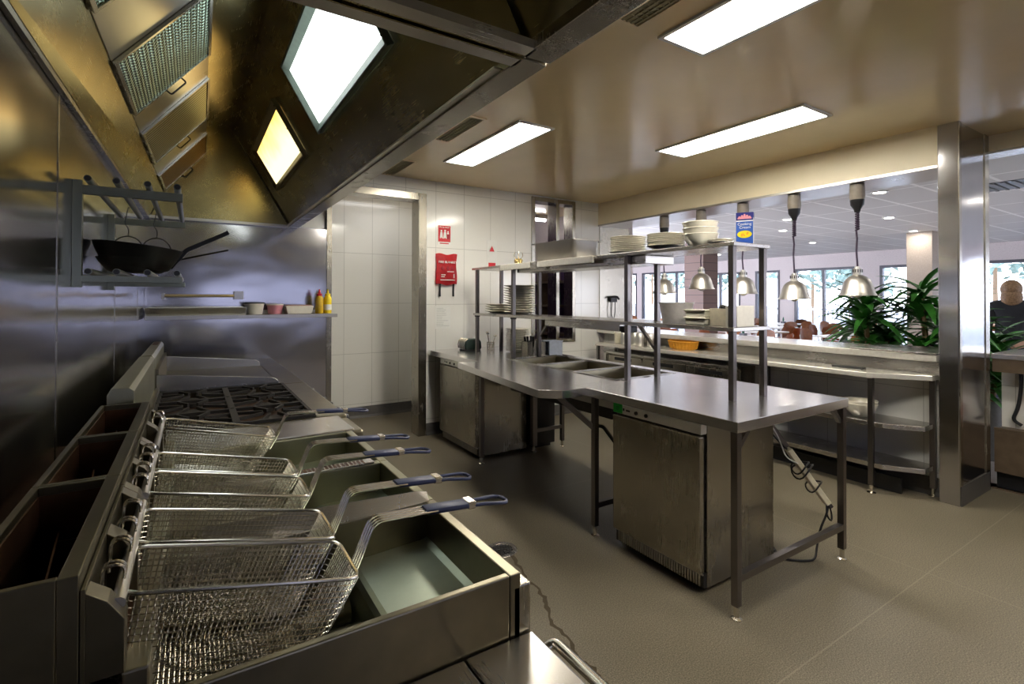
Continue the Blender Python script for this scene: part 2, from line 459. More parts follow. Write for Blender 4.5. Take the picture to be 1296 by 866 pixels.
MB().tube([(3.25, 6.2, 2.64), (4.55, 6.2, 2.64)], .018).build('tube', 'bulb', t)
# pass wall: low tiled wall, bulkhead with stainless soffit, end column
struct('wall_right', MB().box(4.66, 4.88, 1.40, 5.15, 0, 1.0), 'tile_y')
struct('baseboard_right', MB().prism([(4.66, 0), (4.66, .13), (4.65, .13), (4.635, .03), (4.62, 0)], 1, 1.40, 5.0), 'skirt')
struct('ceiling_bulkhead', MB().box(4.54, 5.0, 1.40, 5.15, 2.425, CZ), 'bulk')
struct('trim_3', MB().box(4.535, 5.005, 1.40, 5.0, 2.405, 2.425), 'steel_x')
struct('trim_4', MB().box(4.56, 5.10, 4.99, 5.02, 1.0, 2.41), 'steel_v')
struct('wall_pass_end', MB().box(4.56, 5.2, 5.02, 5.15, 0, 3.05), 'lilac')
KEEP0[0] = True
o = MB().box(4.53, 5.15, 1.283, 1.40, 0, CZ).build('wall_column', 'steel_wall', None, .006); o['kind'] = 'structure'
o2 = MB().prism([(4.545, .001), (5.135, .001), (5.135, .14), (4.545, .14)], 1, 1.276, 1.2835).build('baseboard_column', 'skirt'); o2['kind'] = 'structure'
o3 = MB().box(4.53, 4.575, 1.277, 1.284, .14, CZ - .002).box(5.07, 5.156, 1.277, 1.40, 0, CZ - .002).build('trim_5', 'steel_v'); o3['kind'] = 'structure'
KEEP0[0] = False
struct('ceiling_bulkhead_bar', MB().box(5.16, 5.35, -3.2, 1.40, 2.585, CZ + .1), 'bulk')
struct('trim_6', MB().box(5.155, 5.36, -3.2, 1.40, 2.57, 2.586), 'steel')
b = MB().box(-.6, .1, -3.35, -3.2, 0, 3.05).box(.1, 2.9, -3.35, -3.2, 0, 1.0).box(.1, 2.9, -3.35, -3.2, 1.95, 3.05).box(2.9, 5.35, -3.35, -3.2, 0, 3.05)
struct('wall_front', b, 'frontw')
b = MB()
for x0, x1, z0, z1 in ((.08, .14, .98, 1.97), (2.86, 2.92, .98, 1.97), (1.47, 1.53, 1.04, 1.91), (.14, 2.86, .98, 1.04), (.14, 2.86, 1.91, 1.97)): b.box(x0, x1, -3.36, -3.18, z0, z1)
struct('window_20', b, 'frame_dark')

struct('wall_daylight_block', MB().box(-6, 9, -5.6, -5.4, 0, 4.2), 'daylight_block')  # unseen wall added outside the rear window to dim its daylight
# ceiling lights of the kitchen: recessed panels
def panel(x0, x1, y0, y1, label):
    t = thing('ceiling_light', label, 'ceiling light', ((x0 + x1) / 2, (y0 + y1) / 2, CZ - .012), 'recessed fluorescent panels of the kitchen ceiling')
    f = .022
    b = MB().box(x0 - f, x1 + f, y0 - f, y0, CZ - .012, CZ - .0003).box(x0 - f, x1 + f, y1, y1 + f, CZ - .012, CZ - .0003)
    b.box(x0 - f, x0, y0, y1, CZ - .012, CZ - .0003).box(x1, x1 + f, y0, y1, CZ - .012, CZ - .0003)
    b.build('frame', 'white', t)
    MB().box(x0, x1, y0, y1, CZ - .006, CZ - .001).build('diffuser', 'panel_lit', t)
panel(1.95, 2.22, 2.96, 4.18, 'lit ceiling panel nearest the extraction hood, above the far end of the island')
panel(1.89, 2.18, .40, 1.62, 'lit ceiling panel at the top edge of the photo, nearest the camera')
panel(3.32, 3.64, 1.72, 2.90, 'lit ceiling panel towards the serving pass, above the gantry shelf end')
panel(3.32, 3.64, -.8, .40, 'lit ceiling panel nearest the right side column, out of frame')
t = thing('recess_light', 'ceiling lamp inside the tiled recess behind the doorway, hidden by its lintel', 'ceiling light', (1.9, 5.65, CZ - .02))
MB().box(1.5, 2.3, 5.55, 5.75, CZ - .02, CZ - .0005).build('housing', 'white', t)
MB().box(1.52, 2.28, 5.57, 5.73, CZ - .026, CZ - .0205).build('diffuser', 'recess_lit', t)
def vent(x0, x1, y0, y1, label):
    t = thing('ceiling_vent', label, 'air vent', ((x0 + x1) / 2, (y0 + y1) / 2, CZ - .01), 'slot vents along the hood')
    f = .018
    b = MB().box(x0 - f, x1 + f, y0 - f, y0, CZ - .01, CZ - .0003).box(x0 - f, x1 + f, y1, y1 + f, CZ - .01, CZ - .0003)
    b.box(x0 - f, x0, y0, y1, CZ - .01, CZ - .0003).box(x1, x1 + f, y0, y1, CZ - .01, CZ - .0003); b.build('frame', 'beige', t)
    MB().box(x0, x1, y0, y1, CZ - .003, CZ - .0005).build('backing', 'screen_dark', t)
    b = MB()
    for i in range(4):
        x = x0 + (i + .5) * (x1 - x0) / 4; b.box(x - .006, x + .004, y0, y1, CZ - .008, CZ - .003)
    n = int((y1 - y0) / .03)
    for j in range(1, n): b.box(x0, x1, y0 + j * .03 - .002, y0 + j * .03 + .002, CZ - .0075, CZ - .003)
    b.build('grille', 'screen_dark', t)
vent(1.60, 1.71, 3.06, 3.64, 'middle slot vent beside the hood, next to the far light panel')
vent(1.60, 1.71, 4.37, 4.94, 'slot vent beside the hood closest to the tiled back wall')
vent(1.60, 1.71, 1.0, 1.62, 'slot vent beside the hood nearest the camera at the top edge of the photo')

# ------------------------------------------------------------------ extraction hood
HL = [(-.32, 2.09), (-.292, 2.09), (-.292, 2.11), (-.205, 2.33), (.085, 2.685), (.30, 2.87), (.735, 2.13), (.735, 2.10), (.81, 2.09)]
def shear(y): return max(0, (4.95 - y) / 3.15) if y > 1.09 else 1.2
def sheared(o, wx=.045, wz=.06, root=None):
    # rear half sheared towards the near end to follow lens distortion
    off = Vector((0, 0, 0)); p = o.parent
    while p: off += p.location; p = p.parent
    for v in o.data.vertices:
        w = v.co + off
        f = min(1, max(0, (.30 - w.x) / .215)); k = shear(w.y) * f
        nx = w.x - wx * k * (1 if w.x > -.25 else max(0, (w.x + .31) / .06)); v.co.x += nx - w.x; v.co.z -= wz * k
def hood(y0, y1, label, near):
    t = thing('extraction_hood', label, 'extraction hood', (.25, (y0 + y1) / 2, 2.09))
    T = .006
    sheared(MB().sheet([HL[2], HL[3]], 1, y0, y1, T).build('rear_panel', 'steel_hood', t))
    sheared(MB().sheet([HL[4], HL[5]], 1, y0, y1, T).build('upper_panel', 'steel_hood', t))
    sheared(MB().box(-.319, -.292, y0, y1, 2.09, 2.106).build('wall_gutter', 'steel_v', t))
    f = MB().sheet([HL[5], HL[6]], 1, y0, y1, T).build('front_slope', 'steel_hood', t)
    MB().prism([(.725, 2.09), (.81, 2.09), (.81, CZ - .002), (.803, CZ - .002), (.803, 2.098), (.742, 2.098), (.742, 2.13), (.735, 2.13), (.725, 2.12)], 1, y0, y1).build('front_gutter', 'steel_v', t, .002)
    if y1 > 2: MB().box(.703, .7245, y0 + .10, y1 - .05, 2.098, 2.104).build('gutter_lip', 'alu', t)
    prof = [(-.292, 2.09), (-.205, 2.33), (.085, 2.685), (.30, 2.87), (.735, 2.10), (.735, 2.09)]
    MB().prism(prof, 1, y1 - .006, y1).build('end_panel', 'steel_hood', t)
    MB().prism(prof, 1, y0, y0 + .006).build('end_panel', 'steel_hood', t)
    for q in (y1 - .05, y0 + .006): MB().box(-.292, .735, q, q + .044, 2.09, 2.112).build('end_gutter', 'steel_x', t)
    return t
H1 = hood(1.10, 4.945, 'long stainless extraction hood over the fryers and range with two lit lamps', False)
H2 = hood(-2.0, 1.085, 'nearer extraction hood module at the top edge of the photo', True)
# filter bank: filters alternate with blank panels on the inclined rear plane
fa, fb = Vector((-.205, 0, 2.33)), Vector((.085, 0, 2.685))
fd = (fb - fa).normalized(); fn = Vector((fd.z, 0, -fd.x))       # fn points down into the hood
def inc(mb, y0, y1, s0, s1, d0, d1):
    L = (fb - fa).length
    P = lambda s, d: fa + fd * s * L + fn * d
    a, b_, c, d = P(s0, d0), P(s1, d0), P(s1, d1), P(s0, d1)
    return mb.prism([(p.x, p.z) for p in (a, b_, c, d)], 1, y0, y1)
def blank(y0, y1, t):
    b = inc(MB(), y0 + .002, y1 - .002, 0, 1, -.004, .004); sheared(b.build('blank_panel', 'steel_x', t))
def filt(y0, y1, mesh, label):
    t = thing('grease_filter', label, 'grease filter', (-.06, (y0 + y1) / 2, 2.33), 'filters in the hood')
    inc(MB(), y0 + .02, y1 - .02, .03, .97, .0, .010).build('filter_media', 'filt_amber' if mesh == 'amber' else 'filt_mesh' if mesh else 'filt_baffle', t)
    b = inc(MB(), y0 + .004, y0 + .02, .0, 1, 0, .016); inc(b, y1 - .02, y1 - .004, 0, 1, 0, .016)
    inc(b, y0 + .02, y1 - .02, 0, .03, 0, .016); inc(b, y0 + .02, y1 - .02, .97, 1, 0, .016)
    b.build('frame', 'steel', t)
    L = (fb - fa).length; q = lambda y, s, d: fa + fd * s * L + fn * d + Vector((0, y, 0))
    for ch in t.children: sheared(ch)
    MB().tube(fillet([q(y1 - .012, .4, .01), q(y1 - .012, .4, .04), q(y1 - .012, .6, .04), q(y1 - .012, .6, .01)], .01), .004, 6).build('handle', 'iron', t)
    sheared([c for c in t.children if c.name.startswith('handle')][0])
filt(1.40, 1.83, True, 'grey folded mesh grease filter at the top edge of the photo')
blank(1.83, 2.20, H1)
filt(2.20, 2.84, True, 'large grey folded mesh grease filter nearest the camera in full view')
blank(2.84, 3.16, H1)
filt(3.16, 3.92, False, 'slatted baffle grease filter with a wire handle in the middle of the hood')
blank(3.92, 4.30, H1)
filt(4.30, 4.93, 'amber', 'amber stained baffle grease filter at the far end of the hood')
blank(1.11, 1.40, H1); blank(-1.99, 1.075, H2)
# the two lamps in the front slope
ra, rb = Vector((.30, 0, 2.87)), Vector((.735, 0, 2.13)); rd = (rb - ra).normalized(); rn = Vector((rd.z, 0, -rd.x))
def slab(mb, y0, y1, s0, s1, d0, d1):
    P = lambda s, d: ra + rd * s + rn * d
    return mb.prism([(p.x, p.z) for p in (P(s0, d0), P(s1, d0), P(s1, d1), P(s0, d1))], 1, y0, y1)
def hood_lamp(y0, y1, s0, s1, mat, fm, label):
    t = thing('hood_lamp', label, 'hood lamp', (.5, (y0 + y1) / 2, 2.3)); w = .045
    b = MB()
    P = lambda y, s_, d: ra + rd * s_ + rn * d + Vector((0, y, 0))
    cor = ((0, 0), (1, 0), (1, 1), (0, 1))
    rects = [[P(y0 + w + c[0] * (y1 - y0 - 2 * w), s0 + w + c[1] * (s1 - s0 - 2 * w), .008) for c in cor], [P(y0 + .012 + c[0] * (y1 - y0 - .024), s0 + .012 + c[1] * (s1 - s0 - .024), .030) for c in cor],
             [P(y0 + c[0] * (y1 - y0), s0 + c[1] * (s1 - s0), .030) for c in cor], [P(y0 + c[0] * (y1 - y0), s0 + c[1] * (s1 - s0), .002) for c in cor]]
    vs = [[b.bm.verts.new(p) for p in r] for r in rects]
    for A, B in zip(vs, vs[1:]):
        for k in range(4): b.bm.faces.new((A[k], A[(k + 1) % 4], B[(k + 1) % 4], B[k]))
    f = b.build('frame', fm, t)
    b = MB()
    for k in range(3):
        for y in (y0 + .006, y1 - .006):
            p = ra + rd * (s0 + .04 + k * (s1 - s0 - .08) / 2) + rn * .030
            b.ball((p.x, y, p.z), .005, seg=8)
    b.build('screws', 'iron', f)
    slab(MB(), y0 + w, y1 - w, s0 + w, s1 - w, .002, .009).build('glass', mat, t)
hood_lamp(1.72, 2.87, .21, .59, 'hood_lit', 'lampframe', 'bright white lamp set in the hood slope nearest the camera')
hood_lamp(3.33, 4.55, .23, .60, 'hood_warm', 'steel_fry', 'yellow glowing lamp set in the hood slope at the far end')

# ------------------------------------------------------------------ things on the back wall
def on_back(x0, x1, z0, z1, d=.004, y=5.0): return MB().box(x0, x1, y - d, y - .0005, z0, z1)
t = thing('fire_sign', 'red fire blanket sign with white figures, above the red pouch', 'sign', (2.31, 4.998, 2.03))
on_back(2.225, 2.39, 2.03, 2.245).build('board', 'paper', t)
on_back(2.235, 2.38, 2.065, 2.24, .006).build('red_field', 'red', t)
for x, s in ((2.272, 1), (2.315, 1.1), (2.35, .8)):
    b = MB()
    b.ball((x, 4.993, 2.15 + .032 * s), .011 * s, 1, .2, 1, 8)
    b.prism([(x - .012 * s, 2.15 + .02 * s), (x + .012 * s, 2.15 + .02 * s), (x + .018 * s, 2.10), (x + .006, 2.10), (x, 2.115), (x - .008, 2.10), (x - .02 * s, 2.10)], 1, 4.9925, 4.9938)
    b.build('pictogram', 'paper', t)
MB().box(2.335, 2.372, 4.9922, 4.9935, 2.095, 2.15).build('pictogram_blanket', 'darkred', t)
text('FIRE BLANKET', .020, 'paper', 'lettering', t, face_mtx((2.307, 4.9935, 2.222), (1, 0, 0), (0, 0, 1)))
MB().box(2.255, 2.36, 4.9945, 4.9958, 2.042, 2.052).build('printed_line', 'red', t)
t = thing('fire_blanket', 'red fire blanket pouch with two black pull straps on the white tiles', 'fire blanket', (2.32, 4.98, 1.58))
b = MB(); random.seed(3)
nx, nz = 12, 16
g = [[None] * (nz + 1) for _ in range(nx + 1)]
for i in range(nx + 1):
    for j in range(nz + 1):
        u, v = i / nx, j / nz
        x = 2.20 + .245 * u + .012 * math.sin(v * 7) * (u - .5); z = 1.60 + .33 * v + .008 * math.sin(u * 9)
        y = 4.97 - .022 * (math.sin(PI * u) * math.sin(PI * v)) ** .5 - .004 * math.sin(9 * u + 5 * v)
        g[i][j] = b.bm.verts.new((x, y, z))
for i in range(nx):
    for j in range(nz): b.bm.faces.new((g[i][j], g[i + 1][j], g[i + 1][j + 1], g[i][j + 1]))
bmesh.ops.solidify(b.bm, geom=b.bm.faces[:], thickness=-.022)
b.build('pouch', 'red', t, 0, True)
for x in (2.245, 2.405): MB().sheet([(4.965, 1.64), (4.968, 1.58), (4.972, 1.53), (4.97, 1.47)], 0, x - .011, x + .011, .003).build('strap', 'black', t)
text('FIRE BLANKET', .034, 'paper', 'lettering', t, face_mtx((2.325, 4.942, 1.84), (1, 0, 0), (0, 0, 1)), .002)
b = MB()
for i, (x0, x1, z) in enumerate([(2.24, 2.41, 1.645), (2.32, 2.40, 1.735), (2.25, 2.30, 1.70), (2.25, 2.29, 1.68)]): b.box(x0, x1, 4.944, 4.947, z, z + .007)
b.box(2.395, 2.405, 4.944, 4.947, 1.67, 1.715).build('printed_lines', 'paper', t)
b = MB()
for x in (2.27, 2.33, 2.375): b.ball((x, 4.945, 1.775), .022, 1, .1, 1, 10)
b.build('printed_picture', 'darkred', t)
t = thing('paper_notice', 'white paper notice taped to the tiles below the fire blanket', 'notice', (2.29, 4.998, 1.12))
MB().box(2.205, 2.385, 4.998, 5.0, 1.12, 1.37).build('sheet', 'paper', t)
b = MB()
for i in range(11): b.box(2.22, 2.22 + random.uniform(.06, .15), 4.9972, 4.998, 1.34 - i * .019, 1.344 - i * .019)
b.build('printed_lines', 'inkgrey', t)
t = thing('extinguisher_sign', 'white safety sign with small red triangle and red square', 'sign', (2.905, 4.998, 1.80))
on_back(2.84, 2.975, 1.75, 2.12, .003).build('board', 'paper', t)
MB().prism([(2.875, 1.99), (2.94, 1.99), (2.907, 2.055)], 1, 4.9955, 4.9972).build('triangle', 'red', t)
MB().box(2.862, 2.955, 4.9955, 4.9972, 1.77, 1.86).build('square', 'red', t)

# back shelf on the stainless end wall with its small things
t = thing('wall_shelf', 'narrow stainless shelf on the end wall beyond the range', 'shelf', (.38, 4.95, 1.30))
MB().prism([(4.60, 1.285), (4.95, 1.285), (4.95, 1.345), (4.944, 1.345), (4.944, 1.315), (4.60, 1.315)], 0, -.30, 1.09).build('board', 'steel_x', t, .002)
t = thing('baking_tray', 'long shallow metal tray lying on the narrow end wall shelf', 'tray', (.02, 4.75, 1.3155))
MB().box(-.29, .36, 4.63, 4.90, 1.3155, 1.318).sheet([(-.29, 1.317), (-.305, 1.375)], 1, 4.62, 4.9, .003).sheet([(.36, 1.317), (.375, 1.375)], 1, 4.62, 4.9, -.003).build('tray_base', 'steel_x', t)
MB().sheet([(4.63, 1.317), (4.615, 1.378), (4.605, 1.378)], 0, -.30, .37, .003).sheet([(4.90, 1.317), (4.915, 1.378)], 0, -.30, .37, -.003).build('tray_side', 'steel_x', t)
t = thing('wall_rail', 'thin metal utensil rail on the end wall above the tray', 'rail', (.05, 4.93, 1.45))
MB().tube([(-.2, 4.90, 1.47), (.33, 4.90, 1.47)], .012).build('rod', 'steel_x', t)
MB().box(.30, .37, 4.87, 4.949, 1.44, 1.51).box(-.21, -.19, 4.88, 4.949, 1.44, 1.49).build('bracket', 'steel_x', t)
def tubby(name, label, x, y, z, r0, r1, h, mat, cat='tub', lid=None):
    t = thing(name, label, cat, (x, y, z))
    MB().lathe([(0, 0), (r0, 0), (r1, h), (r1 + .004, h), (r1 + .004, h - .012), (r1, h - .012)] if False else [(0, 0), (r0, 0), (r1, h - .008), (r1 + .005, h - .008), (r1 + .005, h), (r1 - .003, h), (r0 - .002, .004), (0, .004)], (x, y, z), 20).build('container', mat, t, 0, True)
    if lid: MB().lathe([(0, 0), (r1 + .007, 0), (r1 + .007, .010), (0, .012)], (x, y, z + h), 20).build('lid', lid, t, 0, True)
    return t
tubby('food_tub', 'round white plastic tub with dark lid on the end wall shelf', .44, 4.74, 1.3155, .062, .075, .09, 'plastic_w', lid='black')
tubby('food_tub', 'small pink plastic tub on the end wall shelf', .60, 4.74, 1.3155, .055, .062, .075, 'pink', lid='plastic_w')
t = thing('food_tray', 'low cream plastic food tray on the end wall shelf beside the bottles', 'tray', (.79, 4.74, 1.3155))
MB().prism([(.69, 1.3155), (.885, 1.3155), (.90, 1.385), (.675, 1.385)], 1, 4.66, 4.84).build('tray_body', 'plastic_w', t, .004)
MB().box(.69, .885, 4.67, 4.83, 1.386, 1.392).build('contents', 'sauce', t)
def squeeze(label, x, y, liquid, cap, z=1.3155):
    t = thing('squeeze_bottle', label, 'bottle', (x, y, z))
    MB().lathe([(0, 0), (.033, 0), (.035, .006), (.035, .13), (.028, .15), (.018, .156), (0, .156)], (x, y, z), 18).build('body', liquid, t, 0, True)
    MB().lathe([(0, .156), (.024, .156), (.024, .175), (.012, .18), (.005, .215), (0, .216)], (x, y, z), 14).build('nozzle', cap, t, 0, True)
    return t
squeeze('squeeze bottle of amber oil with red nozzle on the end wall shelf', .955, 4.70, 'oil', 'red')
t = squeeze('bright yellow bottle at the right end of the end wall shelf', 1.03, 4.72, 'yellow', 'yellow')
MB().lathe([(.0356, .03), (.0356, .08)], (1.03, 4.72, 1.3155), 18).build('paper_label', 'paper', t, 0, True)
# ================================================================== the cook line
random.seed(11)
RIM = .92
def fryer(y0, y1, label, plate=False):
    t = thing('deep_fryer', label, 'deep fryer', (.2, (y0 + y1) / 2, 0), 'fryers of the cook line')
    a, c = y0 + .001, y1 - .001
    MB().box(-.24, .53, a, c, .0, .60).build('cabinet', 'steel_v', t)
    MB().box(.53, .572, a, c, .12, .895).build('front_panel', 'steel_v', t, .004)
    # tank: rim, walls, shallow drain apron and the deep well behind it
    w = .016
    b = MB()
    b.box(.522, .548, a, c, .60, RIM).box(-.045, .522, a, a + w, .60, RIM).box(-.045, .522, c - w, c, .60, RIM).box(-.075, -.045, a, c, .60, .97)
    tank = b.build('tank', 'steel_tank' if y0 > 1 else 'steel_fry', t, .003)
    MB().prism([(.522, .80), (.522, .834), (.505, .829), (.335, .822), (.325, .818), (.318, .806), (.318, .68), (.312, .67), (.312, .665), (.33, .665), (.33, .79)], 1, a + w, c - w).build('drain_apron', 'pan_floor', t)
    MB().box(-.045, .318, a + w, c - w, .655, .672).build('well_floor', 'pan_floor', t)
    for i in range(4):
        y = a + .06 + i * (c - a - .12) / 3
        MB().tube([(-.04, y, .735), (.31, y, .735)], .026, 12).build('heat_tube', 'steel_fry', t, 0, True)
    for k in range(2): MB().lathe([(0, 0), (.024, 0), (.024, .02), (.018, .034), (0, .034)], (.572, (a + c) / 2 - .07 + k * .14, .8), 16, Matrix.Rotation(PI / 2, 4, 'Y').to_quaternion()).build('knob', 'black', t, 0, True)
    # flue box open at the top
    f = MB(); x0, x1, zt = -.247, -.118, 1.11; q = .011
    f.box(x0, x0 + q, a, c, .60, zt).box(x1 - .022, x1, a, c, .60, zt).box(x0 + q, x1 - .022, a, a + q, .60, zt).box(x0 + q, x1 - .022, c - q, c, .60, zt)
    flue = f.build('flue', 'steel_flue', t, .0015)
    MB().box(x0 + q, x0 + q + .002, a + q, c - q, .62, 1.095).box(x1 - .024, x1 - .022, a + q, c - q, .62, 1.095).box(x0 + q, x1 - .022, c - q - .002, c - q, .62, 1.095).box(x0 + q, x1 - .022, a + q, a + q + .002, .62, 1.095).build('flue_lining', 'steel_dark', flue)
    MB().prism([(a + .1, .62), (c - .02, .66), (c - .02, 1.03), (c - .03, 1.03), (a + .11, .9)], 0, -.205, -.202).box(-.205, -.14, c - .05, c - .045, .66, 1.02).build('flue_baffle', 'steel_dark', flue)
    # hanger shelf with slots for the basket hooks
    h = MB()
    h.box(-.117, -.112, a, c, .97, 1.09)
    m = (a + c) / 2
    for p, s in ((a, a + .035), (m - .022, m + .022), (c - .035, c)):
        h.prism([(-.112, .97), (-.112, 1.085), (-.090, 1.068), (-.072, 1.04), (-.072, .97)], 1, p, s)
    hang = h.build('basket_hanger', 'steel_flue', t, .001)
    MB().tube([(-.081, a + .02, 1.052), (-.081, c - .02, 1.052)], .0085, 10).build('hanger_bar', 'steel_x', hang, 0, True)
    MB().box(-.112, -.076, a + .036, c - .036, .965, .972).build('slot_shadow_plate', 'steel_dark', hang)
    return t
YF = [.825, 1.25, 1.635, 2.07]
fryer(YF[0], YF[1], 'deep fryer nearest the camera, with its empty green-grey tank in full view')
fryer(YF[1], YF[2], 'middle deep fryer between the nearest one and the one beside the range')
fryer(YF[2], YF[3], 'deep fryer beside the range and its flat filler plate')
t = thing('splash_plate', 'thin loose steel divider plate standing on the rim between the two nearest fryers', 'divider plate', (.3, YF[1], RIM))
b = MB(); y = YF[1]
q = [(.02, y - .030, RIM + .002), (.53, y - .012, RIM + .002), (.53, y + .004, RIM + .022), (.50, y + .006, RIM + .028), (.02, y + .008, RIM + .050)]
b._add([Vector(p) for p in q] + [Vector(p) + Vector((0, .003, -.0015)) for p in q], [(0, 1, 2, 3, 4), (9, 8, 7, 6, 5)] + [(i, (i + 1) % 5, 5 + (i + 1) % 5, 5 + i) for i in range(5)])
b.build('plate', 'steel', t)
MB().box(.02, .53, y - .0005, y + .012, RIM + .001, RIM + .004).build('foot_flange', 'steel_fry', t)
t = thing('splash_plate', 'perforated bright divider strip on the rim between the middle fryer and the far fryer', 'divider plate', (.3, YF[2], RIM))
MB().box(-.04, .50, YF[2] - .022, YF[2] + .022, RIM + .001, RIM + .008).build('strip', 'steel', t, .002)
b = MB()
for i in range(16):
    for j in range(3): b.lathe([(0, 0), (.005, 0), (.005, .0006), (0, .0006)], (.28 + i * .0125, YF[2] - .012 + j * .012, RIM + .008), 8)
b.build('perforations', 'steel_dark', t)

# fry baskets
TA = math.atan2(-.075, .325)
def basket():
    t = thing('fry_basket', '', 'fry basket', (-.08, .95, 1.05), 'wire fry baskets on the fryers')
    L, W, D = .335, .155, .145
    lb, wb = .045, .012                       # how far the bottom draws in
    R = Matrix.Rotation(-TA, 4, 'Y'); O = Vector((-.08, .95, 1.05))
    X = lambda x, y, z: O + (R @ Vector((x, y, z)))
    def prof(v):                              # v 0 rim .. 1 bottom
        return (lb * .25 * v, L - lb * v, W / 2 - wb * v)
    m = MB(); r = .00095
    nl = 40
    for i in range(1, nl):
        u = i / nl
        def p(v, s): a, b_, w = prof(v); return X(a + (b_ - a) * u, s * w, -D * v)
        m.tube([p(0, -1), p(.5, -1), p(.93, -1), p(1, -.86), p(1, 0), p(1, .86), p(.93, 1), p(.5, 1), p(0, 1)], r, 4)
    nw = 17
    for j in range(1, nw):
        q = -1 + 2 * j / nw
        def p(v, e): a, b_, w = prof(v); return X(a if e == 0 else b_, q * w, -D * v)
        m.tube([p(0, 0), p(.5, 0), p(.94, 0), p(1, 0) + (p(1, 1) - p(1, 0)) * .04, p(1, 1) + (p(1, 0) - p(1, 1)) * .04, p(.94, 1), p(.5, 1), p(0, 1)], r, 4)
    nd = 15
    for k in range(1, nd):
        v = k / nd; a, b_, w = prof(v); c = .014
        m.tube([X(x, y, -D * v) for x, y in ((a + c, -w), (b_ - c, -w), (b_ - c * .3, -w + c * .3), (b_, -w + c), (b_, w - c), (b_ - c * .3, w - c * .3), (b_ - c, w), (a + c, w), (a + c * .3, w - c * .3), (a, w - c), (a, -w + c), (a + c * .3, -w + c * .3))], r, 4, True)
    m.build('wire_mesh', 'chrome', t)
    c = .02; w = W / 2
    rim = [X(x, y, .001) for x, y in ((c, -w), (L - c, -w), (L - c * .3, -w + c * .3), (L, -w + c), (L, w - c), (L - c * .3, w - c * .3), (L - c, w), (c, w), (c * .3, w - c * .3), (0, w - c), (0, -w + c), (c * .3, -w + c * .3))]
    MB().tube(rim, .0034, 8, True).build('rim', 'chrome', t, 0, True)
    for q in (.004, L - .016): MB().tube([X(q, s, -D * .35) for s in (-w + .01, w - .01)], .002, 6).build('cross_wire', 'chrome', t, 0, True)
    # hooks over the hanger bar
    for y in (-.045, .045):
        b = MB()
        for d in (-.006, .006):
            b.tube(fillet([X(.004, y + d, -.05), X(-.001, y + d, 0), O + Vector((.003, y + d, .030)), O + Vector((-.024, y + d, .034)), O + Vector((-.026, y + d, -.015))], .014), .0024, 6)
        b.build('hook', 'chrome', t, 0, True)
    # handle: bundle of rods rising from the end, then a vinyl grip and a looped tip
    ex, ez = .335 * math.cos(TA), .335 * math.sin(TA)
    P0 = O + Vector((ex - .012, 0, ez - .055)); P1 = O + Vector((ex + .045, 0, -.012)); P2 = O + Vector((.50, 0, -.020)); P3 = O + Vector((.575, 0, -.026)); P4 = O + Vector((.665, 0, -.036))
    b = MB()
    for i, d in enumerate((-.0155, -.0052, .0052, .0155)):
        b.tube([p + Vector((0, d, 0)) for p in fillet([P0, P0.lerp(P1, .3) + Vector((.004, 0, 0)), P1, P2], .018)], .0025, 6)
    h = b.build('handle', 'chrome', t, 0, True)
    q0 = O + Vector((.475, 0, -.0185))
    MB().box(q0.x, P3.x, q0.y - .0175, q0.y + .0175, -.0065, .0065).build('grip', 'rubber_blue', t, .006, True)
    g = [o for o in t.children if o.name.startswith('grip')][0]
    for v in g.data.vertices: v.co.z += 1.05 + (-.0185 - (v.co.x + O.x - q0.x) * .075) - 0
    loop = [P3 + Vector((-.01, -.012, 0)), P3 + Vector((.03, -.014, -.003)), P4 + Vector((-.018, -.021, .002)), P4 + Vector((-.006, -.018, 0)), P4 + Vector((0, -.008, 0)), P4 + Vector((0, .008, 0)), P4 + Vector((-.006, .018, 0)), P4 + Vector((-.018, .021, .002)), P3 + Vector((.03, .014, -.003)), P3 + Vector((-.01, .012, 0))]
    MB().tube(loop, .0042, 8).build('handle_loop', 'rubber_blue', t, 0, True)
    MB().box(P3.x - .008, P3.x + .012, O.y - .017, O.y + .017, P3.z - .008, P3.z + .008).build('ferrule', 'chrome', t, .003)
    return t
B0 = basket()
BY = [.95, 1.12, 1.37, 1.54, 1.985]
BLab = ['wire fry basket nearest the camera, its blue handle reaching furthest right',
        'second wire fry basket from the camera, on the nearest fryer behind the front basket',
        'wire fry basket on the near side of the middle fryer, third from the camera',
        'wire fry basket on the far side of the middle fryer, fourth from the camera',
        'wire fry basket on the fryer next to the range, furthest from the camera']
B0['label'] = BLab[0]; B0.location = (-.08, BY[0], 1.05)
for y, l in zip(BY[1:], BLab[1:]): dup(B0, (-.08, y, 1.05), l)

# filler plate and open burner range, then the griddle
t = thing('filler_bench', 'flat bright stainless filler bench between the far fryer and the burners', 'bench', (.2, 2.2, 0))
MB().box(-.16, .56, 2.072, 2.345, .90, .925).build('top', 'steel', t, .004)
MB().box(-.165, .53, 2.072, 2.345, .0, .90).box(.53, .572, 2.072, 2.345, .12, .89).build('body', 'steel_v', t)
MB().box(.535, .60, 2.075, 2.33, .86, .915).build('front_lip', 'steel_fry', t, .01)
R0, R1, R2 = 2.347, 3.37, 4.40
t = thing('gas_range', 'open burner gas range with black cast iron grates', 'range', (.2, (R0 + R1) / 2, 0))
MB().box(-.16, .56, R0, R1, .0, .86).build('body', 'steel_v', t)
MB().box(.47, .60, R0, R1, .86, .925).build('front_ledge', 'steel_fry', t, .008)
MB().box(-.15, .47, R0, R0 + .018, .86, .925).box(-.15, .47, R1 - .012, R1, .86, .925).box(-.17, -.15, R0, R1, .86, .96).build('hob_surround', 'steel_fry', t)
MB().box(-.15, .47, R0 + .018, R1 - .012, .86, .875).build('spill_tray', 'steel_dark', t)
